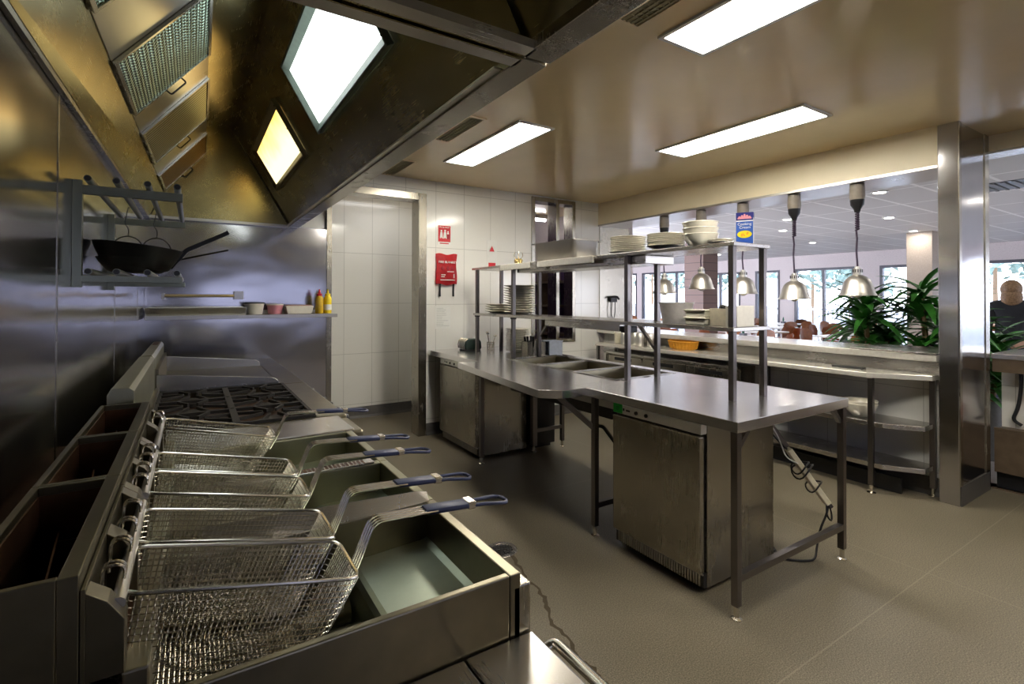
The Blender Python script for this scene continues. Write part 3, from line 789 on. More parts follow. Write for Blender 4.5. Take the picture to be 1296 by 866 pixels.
for i in range(2):
    for j in range(3):
        cx = .005 + i * .31; cy = R0 + .19 + j * .325; hx, hy = .148, .156; z = .93
        g = MB()
        for s in (-1, 1):
            g.bar((cx - hx, cy + s * hy, z), (cx + hx, cy + s * hy, z), .014).bar((cx + s * hx, cy - hy, z), (cx + s * hx, cy + hy, z), .014)
            for u in (-1, 1): g.box(cx + s * hx - .008, cx + s * hx + .008, cy + u * hy - .008, cy + u * hy + .008, .8755, z)
        for k in range(8):
            a = k * PI / 4 + PI / 8
            ex = Vector((math.cos(a), math.sin(a), 0)); f = min(hx / abs(ex.x), hy / abs(ex.y))
            g.bar(Vector((cx, cy, z + .004)) + ex * .045, Vector((cx, cy, z)) + ex * f, .010, .014)
        gr = g.build('grate', 'iron', t)
        MB().lathe([(.0, .8755), (.05, .8755), (.05, .895), (.038, .900), (.038, .912), (0, .914)], (cx, cy, 0), 20).build('burner', 'iron', gr, 0, True)
for k in range(6): MB().lathe([(0, 0), (.022, 0), (.022, .02), (.016, .032), (0, .032)], (.60, R0 + .1 + k * .16, .885), 14, Matrix.Rotation(PI / 2, 4, 'Y').to_quaternion()).build('knob', 'black', t, 0, True)
MB().prism([(-.247, .86), (-.17, .86), (-.17, 1.13), (-.185, 1.142), (-.235, 1.142), (-.247, 1.12)], 1, 2.2, R1 - .06).build('flue', 'steel_tank', t, .002)
t = thing('griddle', 'flat griddle with raised steel splash sides beyond the burners', 'griddle', (.2, (R1 + R2) / 2, 0))
MB().box(-.24, .56, R1, R2, .0, .88).build('body', 'steel_v', t)
MB().box(-.15, .45, R1 + .012, R2 - .012, .88, .925).build('hot_plate', 'steel_fry', t)
MB().box(.455, .60, R1, R2, .88, .925).build('front_ledge', 'steel_fry', t, .008)
def splash(y0, y1): return MB().prism([(-.165, .885), (.45, .885), (.45, .945), (.435, .962), (.41, .972), (-.14, 1.03), (-.165, 1.03)], 1, y0, y1)
splash(R1 - .003, R1 + .008).build('splash_side', 'steel', t, .002)
splash(R2 - .010, R2 - .001).build('splash_side', 'steel', t, .002)
MB().box(-.17, -.155, R1 + .01, R2 - .01, .88, 1.06).build('splash_back', 'steel_fry', t)
MB().prism([(-.247, .88), (-.172, .88), (-.172, 1.12), (-.185, 1.14), (-.23, 1.14), (-.247, 1.12)], 1, R1 + .003, R2).build('flue', 'steel_tank', t, .002)
b = MB()
for i in range(2): b.box(-.225, -.195, R2 - .30 + i * .13, R2 - .20 + i * .13, 1.1385, 1.1412)
b.build('flue_slot', 'steel_dark', t)
t = thing('infill_bench', 'narrow stainless infill bench between the griddle and the end wall', 'bench', (.2, 4.66, 0))
MB().box(-.24, .58, R2 + .004, 4.945, .0, .88).build('body', 'steel_v', t)
MB().box(-.30, .60, R2 + .004, 4.945, .88, .915).build('top', 'steel_fry', t, .005)
t = thing('prep_bench', 'low stainless bench with a towel rail at the bottom edge of the photo', 'bench', (.2, .4, 0))
MB().box(-.315, .42, -.6, .822, .765, .80).box(.425, .572, -.6, .822, .765, .80).build('top', 'steel', t, .003)
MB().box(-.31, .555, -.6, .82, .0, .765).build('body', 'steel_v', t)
rl = MB().tube(fillet([(.572, .79, .775), (.603, .79, .785), (.603, .1, .785), (.572, .1, .775)], .02), .0105, 12).build('towel_rail', 'chrome', t, 0, True)
t = thing('rear_bench', 'stainless strip bench along the left wall behind the fryers', 'bench', (-.28, 1.5, 0))
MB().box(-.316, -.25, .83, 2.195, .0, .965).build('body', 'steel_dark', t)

M['rackm'] = steel('rack_steel', (.24, .25, .19), .3, 0)
# wall rack and the pans on it
t = thing('pan_rack', 'square tube wall rack with cross bars above the fryers, holding two pans', 'wall rack', (-.2, 2.46, 1.5))
ya, yb = 2.075, 2.86
for y in (ya, yb):
    for z in (1.787, 1.5): MB().box(-.319, -.03, y - .011, y + .011, z + (.028 if z < 1.6 else 0) - (.021 if z < 1.6 else -.0), z + (.028 if z < 1.6 else .028)).build('arm', 'rackm', t, .001)
    MB().box(-.3195, -.296, y - .012, y + .012, 1.49, 1.83).build('post', 'rackm', t, .001)
for x in (-.275, -.205, -.125, -.045):
    MB().tube([(x, ya - .07, 1.826), (x, yb + .02, 1.826)], .0105, 10).build('bar', 'rackm', t, 0, True)
    for z, q in ((1.826, .07), (1.5395, .05)): MB().tube([(x, ya - q - .0006, z), (x, ya - q + .002, z)], .0085, 10).build('bore_shade', 'black', t)  # black discs standing in for the shade inside the hollow ends
    MB().tube([(x, ya - .05, 1.5395), (x, yb + .03, 1.5395)], .0105, 10).build('bar', 'rackm', t, 0, True)
def fpan(label, c, R, H, tilt, hz, hl, thick, flat):
    t = thing('frying_pan', label, 'frying pan', c, 'pans on the wall rack')
    C = Vector(c)
    b = MB().lathe([(0, 0), (R * .62, 0), (R * .72, .006), (R * .93, H * .7), (R, H), (R - .003, H), (R * .9, H * .68), (R * .69, .010), (R * .6, .005), (0, .005)], c, 32)
    b.rot(tilt, 'Y', C + Vector((R * .5, 0, 0))); b.build('bowl', 'wok', t, 0, True)
    z0 = H * .72
    p = [C + Vector((R * .9, 0, z0 - .02)), C + Vector((R * 1.03, 0, z0 + .005)), C + Vector((R * 1.12, 0, hz * .55)), C + Vector((R * 1.12 + hl, 0, hz))]
    p = fillet(p, .03)
    if flat:
        b = MB()
        for q0, q1 in zip(p, p[1:]): b.bar(q0, q1 + (q1 - q0) * .15, .028, .016)
        b.build('handle', 'wok', t)
    else: MB().tube(p, thick, 8).build('handle', 'wok', t, 0, True)
    return t
fpan('black frying pan with a thin wire handle, underneath the other pan on the rack', (-.185, 2.42, 1.552), .125, .055, .02, .105, .17, .0035, False)
fpan('black deep frying pan with a flat angled handle on top of the wall rack pans', (-.185, 2.42, 1.560), .145, .088, .11, .16, .13, .008, True)
def ring(label, x, y):
    t = thing('egg_ring', label, 'egg ring', (x, y, 1.63), 'egg rings hanging on the rack')
    MB().tube([(x + .052 * math.cos(a * PI / 12), y, 1.668 + .052 * math.sin(a * PI / 12)) for a in range(24)], .003, 6, True).build('ring', 'iron', t, 0, True)
    MB().tube(fillet([(x, y, 1.721), (x + .003, y, 1.75), (x - .012, y, 1.775), (x - .006, y, 1.81), (x, y, 1.843), (x + .010, y, 1.846)], .012), .0022, 6).build('wire_hook', 'iron', t, 0, True)
ring('thin wire ring hanging from the rack, left of the other ring', -.235, 2.70)
ring('thin wire ring hanging from the rack behind the pan handle', -.135, 2.72)

# floor drain and the dried water trail
t = thing('floor_drain', 'round slotted floor drain beside the nearest fryer', 'floor drain', (1.52, 2.49, 0))
MB().lathe([(.0, .0005), (.064, .0005), (.066, .0025), (.088, .0025), (.09, .0005)], (1.52, 2.49, 0), 28).build('flange', 'steel', t)
b = MB()
for i in range(-3, 4):
    h = math.sqrt(max(0, .06 ** 2 - (i * .017) ** 2)); b.box(1.52 - h, 1.52 + h, 2.49 + i * .017 - .004, 2.49 + i * .017 + .004, .002, .0035)
b.build('slots', 'black', t)
pts = [(1.53, 2.40), (1.50, 2.28), (1.467, 2.148), (1.47, 2.05), (1.443, 1.963), (1.40, 1.88), (1.369, 1.803), (1.365, 1.70), (1.331, 1.593), (1.335, 1.50), (1.322, 1.42), (1.30, 1.30), (1.31, 1.15)]
b = MB(); pv = None; random.seed(5)
for i in range(len(pts) - 1):
    for k in range(4):
        u = k / 4; x = pts[i][0] * (1 - u) + pts[i + 1][0] * u + random.uniform(-.008, .008); y = pts[i][1] * (1 - u) + pts[i + 1][1] * u
        w = random.uniform(.005, .013)
        cur = (b.bm.verts.new((x - w, y, .0006)), b.bm.verts.new((x + w, y, .0006)))
        if pv: b.bm.faces.new((pv[0], pv[1], cur[1], cur[0]))
        pv = cur
m = plain('wet_floor', (.085, .068, .044), .25); M['wet'] = m
o = b.build('water_trail', 'wet'); tag(o, 'thin dark water trail running over the floor from the drain', 'water', None, 'stuff')
M['crate'] = plain('grey_blue_plastic', (.42, .46, .56), .35)
# ================================================================== the island
random.seed(21)
ZT = .90
t = thing('island_bench', 'long stainless island bench with a gantry shelf and sunken food wells', 'bench', (2.6, 3.0, 0))
b = MB()
b.prism([(2.07, 1.36), (3.10, 1.36), (3.10, 2.50), (2.07, 2.50)], 2, ZT - .05, ZT)
b.box(2.07, 2.43, 2.50, 3.88, ZT - .05, ZT).box(2.98, 3.10, 2.50, 3.88, ZT - .05, ZT).box(2.12, 3.10, 3.88, 4.985, ZT - .05, ZT)
b.prism([(2.071, 2.387), (1.88, 2.387), (1.77, 2.485), (1.93, 3.90), (2.071, 3.88)], 2, ZT - .05, ZT)
bmesh.ops.remove_doubles(b.bm, verts=b.bm.verts, dist=.0005)
b.build('worktop', 'steel_top', t, .002)
b = MB().box(2.42, 2.99, 2.49, 3.89, .70, .71).box(2.42, 2.43, 2.49, 3.89, .71, .89).box(2.98, 2.99, 2.49, 3.89, .71, .89).box(2.43, 2.98, 2.49, 2.50, .71, .89).box(2.43, 2.98, 3.88, 3.89, .71, .89)
w = b.build('food_well', 'steel_x', t)
b = MB()
for y0, y1, x0, x1 in ((2.49, 2.505, 2.42, 3.03), (3.875, 3.89, 2.42, 2.99)): b.box(x0, x1, y0, y1, ZT + .0003, ZT + .006)
b.box(2.42, 2.432, 2.505, 3.875, ZT + .0003, ZT + .006).box(2.978, 2.99, 2.505, 3.875, ZT + .0003, ZT + .006)
b.box(2.43, 2.98, 2.955, 2.972, .86, ZT + .003).box(2.43, 2.98, 3.415, 3.432, .86, ZT + .003)
b.build('well_rim', 'steel', t, .001)
def leg(x, y, top=.85, w=.034, lab=True):
    l = MB().box(x - w / 2, x + w / 2, y - w / 2, y + w / 2, .06, top).build('leg', 'steel_post', t, .002)
    MB().lathe([(0, 0), (.024, 0), (.024, .004), (.012, .010), (.012, .06), (0, .06)], (x, y, 0), 14).build('foot', 'chrome', l, 0, True)
for x, y in ((2.095, 1.385), (3.075, 1.385), (2.095, 2.335), (3.075, 2.335), (2.15, 3.87), (3.07, 3.90), (3.07, 4.9)): leg(x, y)
leg(2.73, 3.90, .85, .05)
MB().bar((2.095, 1.385, .185), (3.075, 1.385, .185), .032).build('rail', 'steel_post', t, .001)
MB().bar((2.095, 2.335, .185), (3.075, 2.335, .185), .032).build('rail', 'steel_post', t, .001)
MB().bar((2.73, 3.90, .20), (3.07, 3.90, .20), .032).build('rail', 'steel_post', t, .001)
for q, r in ((2.11, 2.19), (3.06, 2.98)): MB().bar((q, 1.39, .77), (r, 1.39, .848), .022).build('brace', 'steel_post', t)
MB().bar((2.09, 2.345, .66), (1.93, 2.50, .845), .03).build('brace', 'steel_post', t)
MB().tube(fillet([(2.11, 2.335, .67), (2.16, 2.335, .66), (2.30, 2.335, .50)], .08), .012, 8).build('brace', 'steel_post', t, 0, True)
MB().prism([(3.88, .84), (3.80, .84), (3.86, .68), (3.88, .68)], 0, 2.70, 2.76).build('gusset', 'white', t)
MB().box(2.44, 2.97, 2.55, 3.85, .62, .699).build('well_heater', 'iron', t)
MB().bar((2.48, 2.46, ZT), (2.48, 2.46, .905), .04).build('post_flange', 'steel', t)
# gantry shelves
g = thing('gantry_shelf', 'two tier stainless gantry shelf standing on the island bench', 'shelf', (2.62, 3.1, ZT))
for x in (2.48, 2.77):
    for y in (1.66, 2.44, 3.87, 4.56):
        MB().box(x - .016, x + .016, y - .016, y + .016, ZT + .0005, 1.742).build('post', 'steel_post', g, .002)
MB().prism([(2.452, 1.742), (2.80, 1.742), (2.80, 1.765), (2.452, 1.765)], 1, 1.632, 4.63).build('upper_shelf', 'steel', g, .003)
MB().prism([(2.452, 1.276), (2.80, 1.276), (2.80, 1.30), (2.452, 1.30)], 1, 1.635, 4.60).build('lower_shelf', 'steel', g, .003)
MB().box(2.50, 2.78, 2.30, 3.84, 1.685, 1.741).build('heater_housing', 'steel', g, .004)
s = MB().box(2.425, 2.451, 2.74, 4.02, 1.712, 1.764).build('light_strip', 'ledge', g, .004)
MB().box(2.423, 2.4255, 3.42, 3.52, 1.70, 1.76).build('strip_clip', 'steel', s, .001)
MB().box(2.52, 2.66, 2.56, 3.44, 1.222, 1.275).build('lower_heater', 'steel', g, .006)
MB().box(2.53, 2.64, 2.50, 2.559, 1.215, 1.262).build('heater_knob', 'black', g, .008)
for q, r in ((2.46, 2.62), (3.85, 3.68)): MB().bar((2.77, q, 1.10), (2.77, r, 1.272), .02).build('brace', 'steel_post', g)
b = MB()
for y in (3.87, 4.56): b.box(2.46, 2.50, y - .02, y + .02, 1.262, 1.2755)
b.build('clamp', 'black', g)
# three open pans in the wells
for i, (y0, y1) in enumerate(((2.51, 2.95), (2.977, 3.41), (3.437, 3.87))):
    lab = ['open steel food pan in the well nearest the camera', 'open steel food pan in the middle well', 'open steel food pan in the well furthest from the camera'][i]
    p = thing('food_pan', lab, 'food pan', (2.70, (y0 + y1) / 2, .80))
    b = MB(); x0, x1 = 2.437, 2.973; f = .018; d = .75
    b.box(x0, x1, y0, y0 + f, ZT - .006, ZT - .002).box(x0, x1, y1 - f, y1, ZT - .006, ZT - .002).box(x0, x0 + f, y0 + f, y1 - f, ZT - .006, ZT - .002).box(x1 - f, x1, y0 + f, y1 - f, ZT - .006, ZT - .002)
    b.build('rim', 'steel_v', p)
    xi0, xi1, yi0, yi1 = x0 + f, x1 - f, y0 + f, y1 - f; s = .02
    b = MB()
    b.quad((xi0, yi0, ZT - .004), (xi1, yi0, ZT - .004), (xi1 - s, yi0 + s, d), (xi0 + s, yi0 + s, d)).quad((xi0, yi1, ZT - .004), (xi0 + s, yi1 - s, d), (xi1 - s, yi1 - s, d), (xi1, yi1, ZT - .004))
    b.quad((xi0, yi0, ZT - .004), (xi0 + s, yi0 + s, d), (xi0 + s, yi1 - s, d), (xi0, yi1, ZT - .004)).quad((xi1, yi0, ZT - .004), (xi1, yi1, ZT - .004), (xi1 - s, yi1 - s, d), (xi1 - s, yi0 + s, d))
    b.quad((xi0 + s, yi0 + s, d), (xi1 - s, yi0 + s, d), (xi1 - s, yi1 - s, d), (xi0 + s, yi1 - s, d))
    bmesh.ops.remove_doubles(b.bm, verts=b.bm.verts, dist=.0005)
    b.build('basin', 'steel_fry', p)

# under-bench fridges
def fridge(x0, x1, y0, y1, label, sticker):
    t = thing('underbench_fridge', label, 'fridge', ((x0 + x1) / 2, (y0 + y1) / 2, 0))
    xf = x0 + .055; zt = .838
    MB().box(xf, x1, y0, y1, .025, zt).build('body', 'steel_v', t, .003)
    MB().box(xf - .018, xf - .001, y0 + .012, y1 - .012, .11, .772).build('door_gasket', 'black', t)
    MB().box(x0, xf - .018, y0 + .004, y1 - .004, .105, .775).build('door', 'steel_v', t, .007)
    MB().box(x0 + .008, xf - .001, y0 + .002, y1 - .002, .785, .836).build('control_panel', 'alu', t, .003)
    p = [o for o in t.children if o.name.startswith('control_panel')][0]
    R = Matrix.Rotation(-PI / 2, 4, 'Y').to_quaternion()
    for k, y in enumerate((.30, .42)): MB().lathe([(0, 0), (.011, 0), (.010, .008), (0, .009)], (x0 + .008, y1 - (y1 - y0) * y, .810), 12, R).build('switch', 'black', p, 0, True)
    MB().box(x0 + .0065, x0 + .0078, y1 - (y1 - y0) * .22, y1 - (y1 - y0) * .17, .806, .816).box(x0 + .0065, x0 + .0078, y1 - (y1 - y0) * .15, y1 - (y1 - y0) * .13, .806, .82).build('display', 'black', p)
    MB().box(x0 + .03, xf - .001, y0 + .004, y1 - .004, .028, .098).build('grille', 'black', t)
    b = MB(); n = 34
    for i in range(n):
        y = y0 + .02 + i * (y1 - y0 - .04) / n; b.box(x0 + .022, x0 + .0299, y, y + .008, .034, .092)
    b.box(x0 + .022, x0 + .0299, y0 + .004, y1 - .004, .092, .098).build('grille_slats', 'steel_x', t)
    for x in (x0 + .09, x1 - .06):
        for y in (y0 + .05, y1 - .05): MB().lathe([(0, 0), (.02, 0), (.02, .025), (0, .025)], (x, y, 0), 12).build('foot', 'black', t)
    if sticker:
        o = MB().box(x0 + .004, x0 + .0076, y1 - .075, y1 - .005, .788, .842).build('test_tag', 'green', t); o['label'] = 'bright green test tag'
        MB().lathe([(.008, 0), (.011, 0), (.011, .001), (.008, .001)], (x0 + .0035, y1 - .04, .815), 16, R).build('printed_ring', 'darkgreen', o)
    return t
fridge(2.10, 2.735, 1.58, 2.19, 'underbench fridge with a bright green tag at the near end of the island', True)
fridge(2.15, 2.70, 3.98, 4.76, 'underbench fridge at the far end of the island by the doorway', False)
t = thing('waste_bin', 'dark cabinet under the island beyond the food wells', 'cabinet', (2.9, 4.35, 0))
MB().box(2.76, 3.04, 3.98, 4.75, .03, .83).build('body', 'iron', t, .004)
MB().box(2.80, 3.0, 4.0, 4.7, 0, .03).build('plinth', 'black', t)

# power board tied to a strut under the island
t = thing('power_board', 'white power board taped to a slanted strut behind the near bench leg', 'power board', (2.95, 1.5, .25))
A, Bq = Vector((2.765, 1.640, .775)), Vector((3.070, 1.440, .27))
MB().bar(A, Bq, .022).build('strut', 'steel_post', t)
d = (Bq - A).normalized(); u = d.cross(Vector((.84, -.54, 0)).cross(d)).normalized(); side = Vector((-.84, -.54, 0)); side = (side - d * side.dot(d)).normalized()
c0, c1 = A + d * .20 + side * .028, A + d * .575 + side * .028
pb = MB().bar(c0, c1, .048, .03).build('housing', 'socket', t, .004)
b = MB()
for i in range(5):
    p = c0 + d * (.05 + i * .068) + side * .0245
    v = d.cross(side)
    for q, s in ((-.006, .3), (.006, -.3)): b.bar(p + d * q - v * .005 - side * .008, p + d * q + v * .005 - side * .008, .003)
b.build('socket_slots', 'black', pb)
def loop(p, r, mat='black', n=18):
    return MB().tube([p + (side * math.cos(a * 2 * PI / n) + d.cross(side) * math.sin(a * 2 * PI / n) + d * .25 * math.sin(a * 4 * PI / n)) * r for a in range(n)], .0045, 6, True)
loop(c0 + d * .12, .05).build('cable_loop', 'black', t, 0, True); loop(c0 + d * .25, .045).build('cable_loop', 'black', t, 0, True)
loop(c0 + d * .14 + side * .005, .06).build('cable_loop', 'black', t, 0, True)
MB().tube(fillet([A + side * .02, A + d * .1 + side * .03, c0 - d * .03 + side * .03 + Vector((0, 0, -.06)), c0 + d * .08 + side * .035], .05), .004, 6).build('white_cable', 'white', t, 0, True)
MB().tube(fillet([A + side * .018 + Vector((0, 0, -.05)), A + d * .16 + side * .02 + Vector((0, 0, -.02)), c0 + d * .02], .05), .006, 6).build('cable', 'black', t, 0, True)
e = c1 + d * .01
MB().tube(fillet([e, e + Vector((.0, .01, -.06)), e + Vector((-.05, .02, -.13)), e + Vector((-.07, .03, -.24)), Vector((2.92, 1.45, .008)), Vector((2.83, 1.5, .006)), Vector((2.76, 1.6, .006))], .09), .006, 8).build('supply_cable', 'black', t, 0, True)
MB().tube(fillet([e, e + Vector((.03, 0, -.04)), e + Vector((.02, -.01, -.10)), e + Vector((-.02, 0, -.06)), e + Vector((0, .01, .0))], .04), .005, 6).build('cable_end', 'black', t, 0, True)
t = thing('cable_coil', 'small dark coil of cable on the floor behind the near fridge', 'cable', (2.80, 1.66, 0))
b = MB()
for k in range(3): b.tube([(2.80 + (.05 - k * .008) * math.cos(a * PI / 8), 1.66 + (.05 - k * .008) * math.sin(a * PI / 8), .006 + k * .012) for a in range(16)], .006, 6, True)
b.build('coil', 'black', t, 0, True)

# ------------------------------------------------------------------ crockery
def plate_proto(name, R, deep, lift):
    """one plate: foot, well and rim"""
    return MB().lathe([(0, .002), (R * .55, .002), (R * .55, 0), (R * .6, 0), (R * .62, deep * .25), (R * .75, deep * .55), (R, deep), (R + .0015, deep + .002), (R - .002, deep + .004), (R * .74, deep * .55 + .005), (R * .6, deep * .3 + .004), (0, .007)], seg=36).build(name, 'china', None, 0, True)
def stack(proto, name, n, x, y, z, pitch, where, group, first, jit=.003):
    for i in range(n):
        if first and i == 0: o = proto
        else: o = proto.copy(); COL.objects.link(o)
        o.location = (x + random.uniform(-jit, jit), y + random.uniform(-jit, jit), z + i * pitch)
        o.rotation_euler = (0, 0, random.uniform(0, 6))
        pos = 'top' if i == n - 1 else 'bottom' if i == 0 else 'middle'
        lab = {'top': 'cream %s on top of %s', 'bottom': 'cream %s at the bottom of %s', 'middle': 'inner cream %s of %s'}[pos] % (name, where)
        tag(o, lab, name.split()[-1], group if pos == 'middle' else group)
P1 = plate_proto('dinner_plate', .128, .018, 0)
stack(P1, 'dinner plate', 9, 2.62, 2.575, 1.766, .0128, 'the upper shelf stack beside the steel pan', 'plates beside the steel pan', True)
stack(P1, 'dinner plate', 15, 2.84, 4.34, .9006, .0155, 'the tall stack standing on the island worktop', 'plates standing on the worktop', False)
P2 = plate_proto('soup_plate', .122, .032, 0)
stack(P2, 'soup plate', 7, 2.62, 2.235, 1.766, .0125, 'the upper shelf stack beside the bowls', 'soup plates beside the bowls', True)
P3 = plate_proto('serving_plate', .15, .024, 0)
stack(P3, 'serving plate', 12, 2.63, 4.00, 1.301, .0225, 'the tall lower shelf stack', 'plates of the tall lower shelf stack', True)
stack(P3, 'serving plate', 4, 2.64, 4.37, 1.301, .0225, 'the short lower shelf stack at the far end', 'plates of the short lower shelf stack', False)
bowl = MB().lathe([(0, .003), (.05, .003), (.05, 0), (.056, 0), (.075, .018), (.096, .05), (.104, .078), (.107, .079), (.106, .083), (.101, .08), (.092, .05), (.07, .02), (.045, .010), (0, .009)], seg=36).build('serving_bowl', 'china', None, 0, True)
for i, l in enumerate(('bottom', 'middle', 'top')):
    o = bowl if i == 0 else bowl.copy()
    if i: COL.objects.link(o)
    o.location = (2.62, 1.965 + i * .002, 1.766 + i * .036); tag(o, 'deep cream bowl, %s one of the three beside the cream carton' % l, 'bowl', 'deep bowls on the upper shelf')
SP = plate_proto('side_plate', .07, .012, 0)
for i in range(2):
    o = SP if i == 0 else SP.copy()
    if i: COL.objects.link(o)
    o.location = (2.545, 1.775, 1.766 + i * .011); tag(o, ['lower', 'upper'][i] + ' small saucer of the two in front of the blue carton', 'plate', 'saucers on the upper shelf')

# deep steel pan and the brass bell on the upper shelf
def gn(label, cx, cy, z, lx, ly, h, rot):
    t = thing('steam_pan', label, 'pan', (cx, cy, z))
    b = MB(); r = .03
    def ring(hx, hy, zz, rr):
        v = []
        for sx, sy, a0 in ((1, 1, 0), (-1, 1, 90), (-1, -1, 180), (1, -1, 270)):
            for k in range(5):
                a = math.radians(a0 + k * 22.5); v.append(b.bm.verts.new((cx + sx * (hx - rr) + rr * math.cos(a), cy + sy * (hy - rr) + rr * math.sin(a), z + zz)))
        return v
    rings = [ring(lx / 2 - .05, ly / 2 - .05, .004, .03), ring(lx / 2 - .028, ly / 2 - .028, .0, .04), ring(lx / 2 - .018, ly / 2 - .018, .012, .045), ring(lx / 2 - .010, ly / 2 - .010, h - .003, .04), ring(lx / 2 + .008, ly / 2 + .008, h, .02), ring(lx / 2 + .009, ly / 2 + .009, h - .008, .02)]
    for A, B in zip(rings, rings[1:]):
        for k in range(20): b.bm.faces.new((A[k], A[(k + 1) % 20], B[(k + 1) % 20], B[k]))
    b.bm.faces.new(rings[0])
    bmesh.ops.solidify(b.bm, geom=b.bm.faces[:], thickness=.0015)
    o = b.build('basin', 'steel_pan', t, 0, True)
    t.rotation_euler = (0, 0, rot); return t
gn('deep empty steel steam pan sitting on the upper gantry shelf', 2.625, 3.29, 1.7665, .31, .53, .152, .04)
t = thing('service_bell', 'small brass pot with a wire top on the upper gantry shelf', 'ornament', (2.60, 3.97, 1.766))
MB().lathe([(0, 0), (.035, 0), (.038, .01), (.034, .02), (.04, .035), (.042, .05), (.03, .06), (.018, .063), (0, .063)], (2.60, 3.97, 1.766), 20).build('body', 'brass', t, 0, True)
b = MB()
for k in range(6):
    a = k * PI / 3; b.tube(fillet([(2.60 + .02 * math.cos(a), 3.97 + .02 * math.sin(a), 1.825), (2.60 + .05 * math.cos(a), 3.97 + .05 * math.sin(a), 1.85), (2.60 + .038 * math.cos(a), 3.97 + .038 * math.sin(a), 1.89)], .02), .0035, 6)
b.build('wire_top', 'chrome', t, 0, True)

# cream carton
cc = Vector((2.66, 1.700, 1.7655)); cr = math.radians(-62)   # front turned towards the cook line
t = thing('cream_carton', 'blue cooking cream carton standing at the near end of the upper shelf', 'carton', cc)
hw, hd, H = .044, .030, .178
MB().box(cc.x - hw, cc.x + hw, cc.y - hd, cc.y + hd, cc.z, cc.z + H).build('carton', 'paper', t, .001)
f = cc.y - hd - .0006
MB().box(cc.x - hw, cc.x + hw, f, f + .0005, cc.z + .001, cc.z + .128).build('front_panel', 'blue', t)
MB().box(cc.x - hw, cc.x + hw, f, f + .0005, cc.z + .134, cc.z + H - .001).box(cc.x - hw - .0005, cc.x + hw + .002, cc.y - hd, cc.y + hd, cc.z + .150, cc.z + H + .0015).build('top_band', 'navy', t)
def fp(x, z): return (cc.x + x, f - .0006, cc.z + z)
b = MB()
for k in range(5):
    x = -.026 + k * .013; h_ = (.008, .014, .02, .014, .008)[k]
    b.prism([(cc.x + x - .0075, cc.z + .150), (cc.x + x + .0075, cc.z + .150), (cc.x + x + .004, cc.z + .150 + h_), (cc.x + x - .004, cc.z + .150 + h_)], 1, f - .0008, f - .0002)
b.box(cc.x - .036, cc.x + .036, f - .0008, f - .0002, cc.z + .142, cc.z + .150).build('crest', 'pink', t)
text('Cooking', .021, 'paper', 'lettering', t, face_mtx(fp(0, .113), (1, 0, 0), (0, 0, 1)))
text('Cream', .021, 'paper', 'lettering', t, face_mtx(fp(.002, .094), (1, 0, 0), (0, 0, 1)))
b = MB().ball(fp(0, .055), .038, 1, .012, .55, 24); pl = b.build('dish_picture', 'yellow', t, 0, True)
b = MB()
for k in range(7): b.ball((cc.x + random.uniform(-.018, .018), f - .0009, cc.z + .055 + random.uniform(-.008, .008)), .006, 1, .06, 1, 8)
b.build('dish_topping', 'orange', pl, 0, True)
t.rotation_euler = (0, 0, cr)

# lower shelf tubs and boxes
tubby('plastic_tub', 'cloudy plastic tub half full of brown powder on the lower gantry shelf', 2.62, 2.15, 1.3015, .085, .105, .13, 'plastic_tub', 'tub')
tt = [o for o in bpy.data.objects if o.get('label', '').startswith('cloudy plastic tub')][0]
MB().lathe([(0, .004), (.083, .006), (.094, .068), (0, .07)], (2.62, 2.15, 1.3015), 20).build('contents', 'sauce', tt, 0, True)
def carton_box(name, label, x0, x1, y0, y1, z, h, mat, open_=True, cat='box'):
    t = thing(name, label, cat, ((x0 + x1) / 2, (y0 + y1) / 2, z)); w = .004
    b = MB().box(x0, x1, y0, y1, z, z + w).box(x0, x1, y0, y0 + w, z + w, z + h).box(x0, x1, y1 - w, y1, z + w, z + h).box(x0, x0 + w, y0 + w, y1 - w, z + w, z + h).box(x1 - w, x1, y0 + w, y1 - w, z + w, z + h)
    b.build('walls', mat, t, .001); return t
for i in range(2):
    z = 1.3012 + i * .046
    t = thing('takeaway_box', 'low cream takeaway box, %s one of two beside the cloudy tub' % ['lower', 'upper'][i], 'box', (2.60, 1.935, z), 'takeaway boxes on the lower shelf')
    MB().prism([(1.868, z), (1.997, z), (2.006, z + .034), (1.860, z + .034)], 0, 2.52, 2.68).build('base', 'china', t, .004)
    MB().box(2.512, 2.688, 1.856, 2.010, z + .034, z + .0445).build('lid', 'china', t, .004)
t = carton_box('storage_box', 'open pale cardboard box with a dark lump showing over its edge', 2.54, 2.70, 1.728, 1.845, 1.3012, .098, 'card')
MB().box(2.55, 2.69, 1.735, 1.838, 1.306, 1.385).ball((2.60, 1.80, 1.40), .022).build('contents', 'iron', t, 0, True)
t = carton_box('storage_box', 'open cream container at the near end of the lower gantry shelf', 2.50, 2.66, 1.60 + .045, 1.715, 1.3012, .115, 'plastic_w')
MB().tube(fillet([(2.504, 1.66, 1.40), (2.50, 1.67, 1.44), (2.51, 1.70, 1.43)], .02), .004, 6).build('spoon_handle', 'plastic_w', t, 0, True)

